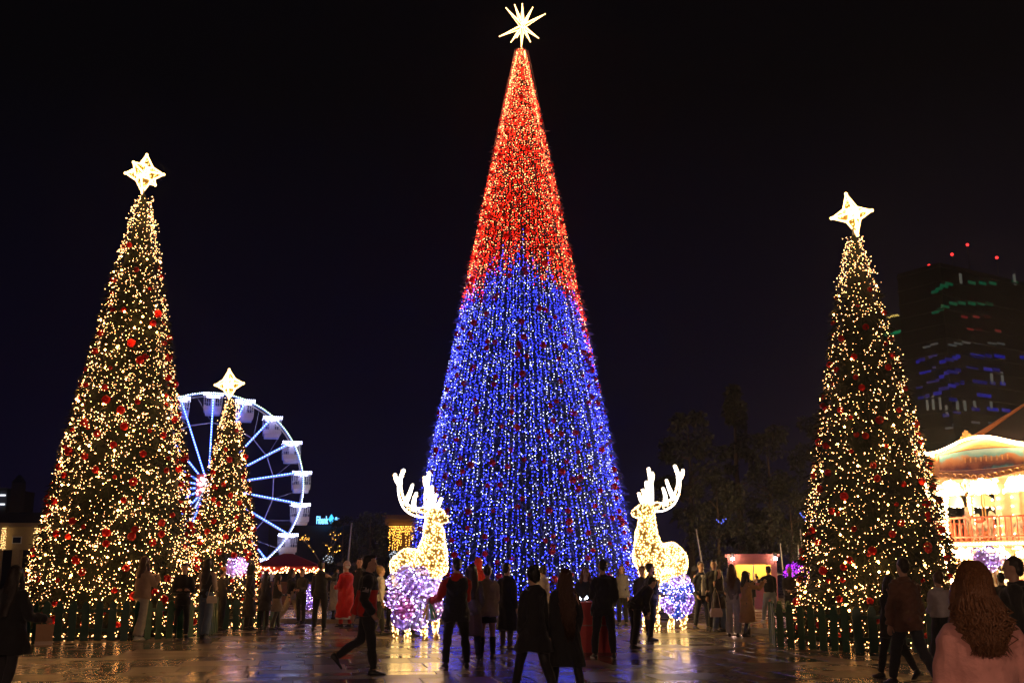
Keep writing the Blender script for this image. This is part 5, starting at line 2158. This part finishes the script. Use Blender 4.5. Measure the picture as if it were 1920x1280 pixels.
person(1000, 1054, D=14.3, H=1.72, face=-28, label='person in a long black puffer coat with the hood down walking left in front', arms=('pocket', 'down'), legs=((26, 6, 3), (-18, 16, 3)), hair='black', hstyle='bun', topk='coat', top_col=BLK, hem=.60, puff=.022, build=.9, collar=BLK, legk='tights', leg_col=BLK, shoe=BLK, vox=.013)
PP['longhair'] = person(1060, 1064, D=14.5, H=1.64, face=-18, label='person with waist long brown hair in a knee length black coat', arms=('down', 'pocket'), legs=((18, 6, 3), (-16, 12, 3)), hair='brown', hstyle='long', hlen=.62, strands=260, topk='coat', top_col=BLK, hem=.42, puff=.012, legk='tights', leg_col=BLK, shoe=BLK, female=True, vox=.013)
person(1094, 1066, D=22.6, H=1.72, face=172, lean=24, label='person with dark red hair bending over the red box from behind', arms=('table', 'table'), hair='auburn', hstyle='long', hlen=.25, top_col=CHAR, puff=.015, leg_col=BLK, female=True, head=(0, -22))
person(1131, 1049, 1233, face=-6, label='person in black with white soled sneakers standing at the red box', arms=('hold', 'pocket'), legs=WIDE, hair='black', hstyle='fade', top_col=BLK, hem=.74, leg_col=BLK, shoe=BLK, sole=WHITE, puff=.03, vox=.012)
person(1166, 1060, 1172, face=195, label='fair skinned person in a dark jacket between the red box and the bending figure', hair='brown', hstyle='bob', top_col=GREY, leg_col=BLK, female=True)
person(1190, 1074, 1216, H=1.68, face=55, lean=48, label='person in black bending far forward in front of the right reindeer', arms=('reach', 'hold'), legs=((8, 12, 4), (-8, 6, 4)), hair='black', hstyle='short', top_col=BLK, hem=.86, leg_col=BLK, puff=.02, head=(0, 15), vox=.013)
person(1204, 1062, 1190, face=170, label='person in a tan beanie behind the bending figure', hair='brown', hat=('beanie', (.42, .26, .14)), top_col=CHAR, leg_col=BLK)
PP['rightseller'] = person(1220, 1056, 1201, face=74, label='person in a dark bomber jacket holding the blue and lilac balloons', arms=('pocket', 'hold'), legs=STAND, hair='dark', hstyle='fade', top_col=(.022, .022, .03), leg_col=BLK, puff=.02, extras=beard('dark', .4))
# --- right of the right reindeer
person(1315, 1053, 1180, face=158, label='person in a dark jacket over a white shirt, facing the camera beside the blue balloons', arms=('pocket', 'pocket'), legs=STEP, hair='dark', hstyle='fade', top_col=NAVY, leg_col=NAVY, extras=front_panel((.58, .55, .54)))
person(1340, 1050, 1183, face=-170, label='dark haired person in black behind the couple right of the white shirt', hair='dark', hstyle='short', top_col=BLK, leg_col=BLK)
person(1348, 1066, 1184, face=150, label='long haired person in a dark coat with a tan bag right of the white shirt', arms=('bag', 'hold'), hair='dark', hstyle='long', topk='coat', top_col=(.035, .026, .022), hem=.66, leg_col=DENIM, wide=.03, female=True)
person(1373, 1059, 1193, face=20, label='person with long curly brown hair in a denim jacket and pale jeans', arms=('hold', 'hold'), legs=STAND, hair='brown', hstyle='long', hlen=.34, strands=90, top_col=(.12, .11, .13), hem=.84, leg_col=(.27, .26, .28), wide=.03, female=True)
person(1399, 1070, 1194, face=62, label='black haired person in a long tan coat lifting a phone', arms=('raise', 'raise'), legs=STEP, hair='black', hstyle='bob', topk='coat', top_col=(.28, .165, .075), hem=.40, puff=.012, leg_col=BLK, legk='boots', shoe=BLK, female=True)
person(1442, 1058, 1167, face=-8, label='person in a black leather jacket and jeans with white shoes near the kiosk', arms=('raise', 'down'), legs=WALK_R, hair='black', hstyle='short', top_col=BLK, hem=.9, leg_col=LDENIM, shoe=WHITE)
person(1404, 1073, 1160, face=190, label='person seen in front of the lit kiosk window', hair='black', hstyle='short', top_col=BLK, leg_col=BLK)
person(1482, 1063, 1178, face=190, label='grey bearded person in a shiny dark puffer jacket left of the right fence', arms=('hold', 'hold'), hair='grey', hstyle='bald', topk='puffer', top_col=(.05, .045, .05), leg_col=BLK, extras=beard('grey', .6))
person(1490, 1106, 1185, face=100, label='child in a blue jacket in front of the grey bearded person', arms=('hold', 'hold'), hair='brown', hstyle='short', top_col=(.05, .09, .30), leg_col=NAVY, cat='child')
# --- right foreground
person(1698, 1042, D=15.9, face=-14, label='tall person in a brown jacket and dark jeans walking in front of the right tree', arms=('bag', 'down'), legs=((20, 5, 3), (-20, 18, 3)), hair='dark', hstyle='short', top_col=(.16, .068, .042), hem=.74, leg_col=(.030, .033, .045), puff=.03, shoe=BLK, vox=.013)
person(1669, 1077, D=17.0, face=-22, label='person in dark clothes walking on the far side of the brown jacket', legs=((18, 5, 3), (-18, 18, 3)), hair='dark', hstyle='long', top_col=CHAR, hem=.7, leg_col=BLK, female=True)
person(1762, 1072, D=17.6, face=-6, label='person in a white blouse and long black skirt beside the brown jacket', arms=('hold', 'down'), legs=STEP, hair='brown', hstyle='bun', topk='sweater', top_col=(.56, .50, .52), hem=.95, skirt=(BLK, .22, .05), legk='boots', leg_col=BLK, shoe=BLK, female=True, puff=.03)
PP['pink'] = person(1838, 1062, D=5.3, H=1.625, face=4, label='person with long wavy brown hair in a pink sweater, nearest to the camera', arms=('down', 'hold'), legs=STAND, hair='chestnut', hstyle='long', hlen=.175, strands=1300, topk='sweater', top_col=(.78, .36, .32), hem=.70, puff=.03, leg_col=DENIM, female=True, vox=.012)
person(1908, 1050, D=12.0, face=-62, H=1.74, label='person in dark clothes at the right edge looking left', arms=('down', 'hold'), hair='dark', hstyle='fade', top_col=BLK, hem=.74, puff=.03, leg_col=BLK, vox=.014)
person(1880, 1074, D=21, face=20, label='dark haired person beyond the pink sweater, before the merry-go-round', hair='black', hstyle='short', top_col=CHAR, leg_col=BLK)
finalize()


# ------------------------------------------------------------------ things people hold
def arm_pt(p, side, f=1.0):
    return p['arm'][side][2]


def paper_bag():
    p = PP['bagwoman']
    w = arm_pt(p, 1)
    b = empty('paper_bag', (w.x + .02, w.y - .02, w.z - .33), rad(24), 'tan paper carrier bag held at the left edge', 'bag')
    mb = MB()
    K = .62
    def kk(q): return [(a * K, b_ * K, c * K) for a, b_, c in q]
    mb.rings([kk([(-.16, -.055, 0), (.16, -.055, 0), (.16, .055, 0), (-.16, .055, 0)]), kk([(-.165, -.06, .2), (.165, -.06, .2), (.165, .06, .2), (-.165, .06, .2)]), kk([(-.17, -.045, .44), (.17, -.045, .44), (.17, .045, .44), (-.17, .045, .44)])])
    mb.build('sack', mat('kraft_paper', (.40, .22, .11), .75, var=.15, bump=.3), b)
    q = MB()
    q.rings([kk([(-.168, -.064, .03), (.168, -.064, .03), (.168, .064, .03), (-.168, .064, .03)]), kk([(-.170, -.066, .11), (.170, -.066, .11), (.170, .066, .11), (-.170, .066, .11)])])
    q.build('pale_band', mat('paper_print', (.60, .45, .32), .7), b)
    for yy in (-.04, .04):
        hd = MB()
        hd.tube(kk([(-.07, yy, .43), (-.06, yy * .6, .52), (-.03, 0, .57), (.04, yy * .6, .52), (.07, yy, .43)]), .005, 5)
        hd.build('handle', mat('bag_cord', (.35, .2, .1), .8), b)


paper_bag()


def handbag(loc, rz, col, label, sz=1.0, strap=.35):
    b = empty('handbag', loc, rz, label, 'bag')
    mb = MB()
    mb.rings([[(-.13 * sz, -.04 * sz, 0), (.13 * sz, -.04 * sz, 0), (.13 * sz, .04 * sz, 0), (-.13 * sz, .04 * sz, 0)], [(-.14 * sz, -.05 * sz, .10 * sz), (.14 * sz, -.05 * sz, .10 * sz), (.14 * sz, .05 * sz, .10 * sz), (-.14 * sz, .05 * sz, .10 * sz)], [(-.11 * sz, -.03 * sz, .19 * sz), (.11 * sz, -.03 * sz, .19 * sz), (.11 * sz, .03 * sz, .19 * sz), (-.11 * sz, .03 * sz, .19 * sz)]])
    m = mat('bag_leather', col, .45, var=.1)
    mb.build('pouch', m, b)
    st = MB()
    st.tube([(-.11 * sz, 0, .18 * sz), (-.06 * sz, 0, .18 * sz + strap * .7), (0, 0, .18 * sz + strap), (.06 * sz, 0, .18 * sz + strap * .7), (.11 * sz, 0, .18 * sz)], .008, 5)
    st.build('strap', m, b)


def at_px(px, py, y):
    z = zat(py, y)
    return Vector((xat(px, y, z), y, z))


handbag(at_px(397, 1130, dist(1197) - .30), .3, (.62, .50, .40), 'small pale handbag on the person in the dark vest by the left fence', .9, .3)
handbag(at_px(1343, 1156, dist(1184, PLAT_Z) - .28), .2, (.42, .32, .22), 'tan shoulder bag of the long haired person right of the white shirt', 1.1, .5)


def phone(p, side, label, lit=False):
    w = arm_pt(p, side)
    f = (p['arm'][side][2] - p['arm'][side][1]).normalized()
    o = empty('phone', w + f * .10, p['root'].rotation_euler.z, label, 'phone')
    mb = MB()
    mb.box((-.037, -.005, -.03), (.037, .005, .12))
    mb.build('case', M_DARKSTEEL, o)
    sc = MB()
    sc.box((-.034, -.0065, -.026), (.034, -.0055, .116))
    sc.build('screen', glow('phone_screen', (.55, .65, 1.0), .5), o)


# --- the red box in the middle of the square
def red_box():
    y = 21.75
    x = xat(1117, y)
    z1 = zat(1127, y)
    b = empty('red_box', (x, y, 0), -.05, 'waist high red box between the long haired person and the person in black', 'box')
    M_RB = mat('red_box_paint', (.50, .02, .012), .5, var=.25, scale=4, bump=.1)
    mb = MB()
    w, d = .38, .30
    mb.rings([[(-w, -d, .02), (w, -d, .02), (w, d, .02), (-w, d, .02)], [(-w, -d, z1 - .04), (w, -d, z1 - .04), (w, d, z1 - .04), (-w, d, z1 - .04)]])
    mb.build('body', M_RB, b)
    tp = MB()
    tp.box((-w - .03, -d - .03, z1 - .04), (w + .03, d + .03, z1))
    tp.build('lid', M_RB, b)
    pl = MB()
    pl.box((-w - .02, -d - .02, 0), (w + .02, d + .02, .06))
    pl.build('plinth', mat('red_box_base', (.20, .012, .01), .6), b)
    bd = MB()
    bd.box((-w + .02, -d - .012, z1 * .55), (w - .02, -d - .001, z1 * .555 + .02))
    bd.build('seam_strip', mat('red_box_strip', (.36, .14, .10), .5), b)
    l = empty('desk_lamp', (x - .30, y - .1, z1), 0, 'small bright white lamp lying on top of the red box', 'lamp')
    q = MB()
    q.tube([(-.10, 0, .015), (.10, 0, .02)], .022, 8)
    q.build('case', M_DARKSTEEL, l)
    g_ = MB()
    for k in range(9):
        g_.ell((random.uniform(-.12, .14), random.uniform(-.07, .03), .05 + random.uniform(-.02, .05)), .016, .016, .016, 7, 5)
    o = g_.build('led_cluster', glow('lamp_white', (.75, .85, 1.0), 16.0), l)
    o['kind'] = 'stuff'


red_box()

# ------------------------------------------------------------------ balloons
def balloon_mat(name, col, tr):
    m = bpy.data.materials.new(name)
    m.use_nodes = True
    n = m.node_tree
    L = n.links.new
    n.nodes.remove(n.nodes['Principled BSDF'])
    t = n.nodes.new('ShaderNodeTexCoord')
    nz = n.nodes.new('ShaderNodeTexNoise')
    nz.inputs['Scale'].default_value = 2.2
    nz.inputs['Detail'].default_value = 3
    L(t.outputs['Object'], nz.inputs['Vector'])
    rp = n.nodes.new('ShaderNodeValToRGB')
    c = np.array(col)
    rp.color_ramp.elements[0].position = .35
    rp.color_ramp.elements[0].color = (*(c * .6), 1)
    rp.color_ramp.elements[1].position = .65
    rp.color_ramp.elements[1].color = (*np.minimum(c * 1.15, 1), 1)
    L(nz.outputs['Fac'], rp.inputs[0])
    tl = n.nodes.new('ShaderNodeBsdfTranslucent')
    df = n.nodes.new('ShaderNodeBsdfDiffuse')
    L(rp.outputs[0], tl.inputs[0])
    L(rp.outputs[0], df.inputs[0])
    a = n.nodes.new('ShaderNodeMixShader')
    a.inputs[0].default_value = .45
    L(tl.outputs[0], a.inputs[1])
    L(df.outputs[0], a.inputs[2])
    tp = n.nodes.new('ShaderNodeBsdfTransparent')
    b = n.nodes.new('ShaderNodeMixShader')
    b.inputs[0].default_value = tr
    L(a.outputs[0], b.inputs[1])
    L(tp.outputs[0], b.inputs[2])
    gl = n.nodes.new('ShaderNodeBsdfGlossy')
    gl.inputs['Roughness'].default_value = .08
    fz = n.nodes.new('ShaderNodeFresnel')
    fz.inputs[0].default_value = 1.35
    d = n.nodes.new('ShaderNodeMixShader')
    L(fz.outputs[0], d.inputs[0])
    L(b.outputs[0], d.inputs[1])
    L(gl.outputs[0], d.inputs[2])
    L(d.outputs[0], n.nodes['Material Output'].inputs[0])
    return m


BAL = {'lilac': balloon_mat('balloon_lilac', (.60, .38, .90), .20), 'clear': balloon_mat('balloon_clear', (.72, .62, .95), .48), 'pink': balloon_mat('balloon_pink', (.80, .26, .42), .18),
       'blue': balloon_mat('balloon_blue', (.05, .18, .80), .25), 'rose': balloon_mat('balloon_rose', (.80, .46, .70), .25)}
G_LEDV = glow('balloon_led_violet', (.52, .34, 1.0), 40.0)
G_LEDW = glow('balloon_led_white', (.85, .72, 1.0), 42.0)
G_LEDR = glow('balloon_led_rose', (1.0, .36, .70), 18.0)
bm_ = MB()
bm_.ell((0, 0, 0), 1, 1, 1.04, 20, 14)
bm_.tube([(0, 0, -1.0), (0, 0, -1.12)], [.10, .04], 8)
ME_BAL = {k: bm_.mesh('balloon', m, True) for k, m in BAL.items()}
M_STICK = {k: mat('balloon_stick_' + k, c, .4) for k, c in dict(green=(.05, .30, .10), yellow=(.70, .40, .03), white=(.7, .68, .7), red=(.6, .04, .06)).items()}


def balloon_bunch(c, hand, rx, rz, n, r, kinds, label, sticks=True, floor=None, nb=34):
    g_ = empty('balloon_bunch', hand, 0, label, 'balloons', 'lit balloon bunches')
    c = Vector(c) - Vector(hand)
    done = []
    tries = 0
    while len(done) < n and tries < 4000:
        tries += 1
        d = Vector((random.gauss(0, 1), random.gauss(0, 1), random.gauss(0, 1)))
        d.normalize()
        f = random.random() ** .45
        rr = r * random.uniform(.72, 1.15)
        p = c + Vector((d.x * (rx - rr) * f, d.y * (rx - rr) * f * .8, d.z * (rz - rr) * f))
        if all((p - q).length > (rr + s_) * (.80 if tries < 1500 else .62) for q, s_ in done):
            done.append((p, rr))
    for p, rr in done:
        k = random.choice(kinds)
        b = link('balloon', ME_BAL[k], g_, p, None, (rr, rr, rr))
        ax = (p.normalized() if p.length > .01 else Vector((0, 0, 1)))
        b.rotation_euler = ax.to_track_quat('Z', 'Y').to_euler()
        pts, pw, pr = [], [], []
        for q in range(nb):
            t_ = q / nb
            a = t_ * 6.28 * 3 + random.uniform(-.2, .2)
            zz = -.9 + 1.8 * t_
            w = math.sqrt(max(0, 1 - zz * zz)) * random.choice((1.02, 1.02, .93))
            v_ = (w * math.cos(a), w * math.sin(a), zz * 1.03)
            (pw if random.random() < .35 else pr if random.random() < .25 else pts).append(v_)
        for nm, P, m in (('violet_led', pts, G_LEDV), ('white_led', pw, G_LEDW), ('rose_led', pr, G_LEDR)):
            if P: bulbs(nm, P, .0085 / rr * random.uniform(.8, 1.2), m, b)
        if sticks:
            st = MB()
            st.tube([Vector((0, 0, 0)) - ax * .12, p - ax * rr * 1.05], .009, 5)
            st.build('stick', M_STICK[random.choice(('green', 'yellow', 'white', 'white', 'red'))], g_)
    return g_


v_ = PP['vendor']
hand = v_['arm'][-1][2]
bb_ = balloon_bunch(at_px(778, 1121, hand.y + .25), hand, .62, .66, 17, .215, ['lilac', 'lilac', 'clear', 'clear', 'rose', 'pink'], 'large bunch of glowing lilac balloons held in front of the left reindeer')
# short loose ends of the sticks below the hand
for k, (dx, dz, cc) in enumerate(((.06, -.30, 'green'), (.14, -.27, 'green'), (-.04, -.32, 'yellow'), (.0, -.33, 'white'), (.10, -.31, 'green'), (-.09, -.30, 'yellow'))):
    st = MB()
    st.tube([(0, -.02 * k, .04), (dx, -.05 - .01 * k, dz)], [.012, .018], 6)
    st.build('stick', M_STICK[cc], bb_)
v_ = PP['smallseller']
hand = v_['arm'][1][2]
balloon_bunch(at_px(444, 1063, hand.y), hand, .44, .36, 12, .15, ['rose', 'clear', 'rose', 'lilac'], 'small bunch of pinkish lit balloons above the crowd under the smallest tree', nb=26)
v_ = PP['rightseller']
hand = v_['arm'][1][2]
balloon_bunch(at_px(1271, 1119, hand.y - .1), hand, .52, .62, 15, .185, ['lilac', 'clear', 'clear', 'blue', 'lilac', 'blue'], 'bunch of blue and lilac lit balloons in front of the right reindeer')
balloon_bunch(at_px(1852, 1046, 33), at_px(1872, 1100, 33), .62, .42, 9, .25, ['rose', 'clear', 'rose'], 'bunch of pale pink balloons in front of the merry-go-round', nb=26)
balloon_bunch(at_px(579, 1118, 40), at_px(581, 1165, 40), .22, .55, 8, .16, ['lilac', 'clear'], 'narrow bunch of violet lit balloons far behind, left of the phone lifting figure', nb=26)

# ------------------------------------------------------------------ assumed street lamps, out of view, added to light the near figures
G_GLOBE = glow('assumed_lamp_globe', (1.0, .60, .40), 460.0)
for (x, y, lab) in ((-7.5, -9.0, 'assumed, unseen globe street lamp on the near side, left of the viewer'), (5.5, -11.0, 'assumed, unseen globe street lamp on the near side, right of the viewer')):
    l = empty('assumed_street_lamp', (x, y, 0), 0, lab, 'assumed street lamp', 'assumed street lamps on the near side')
    mb = MB()
    mb.tube([(0, 0, 0), (0, 0, .5), (0, 0, .55), (0, 0, 4.7)], [.13, .12, .06, .05], 10)
    mb.build('post', M_DARKSTEEL, l, True)
    cl = MB()
    cl.tube([(0, 0, 4.68), (0, 0, 4.78)], [.08, .14], 10)
    cl.build('collar', M_DARKSTEEL, l)
    gb = MB()
    gb.ell((0, 0, 5.05), .29, .29, .29, 14, 10)
    gb.build('globe', G_GLOBE, l, True)
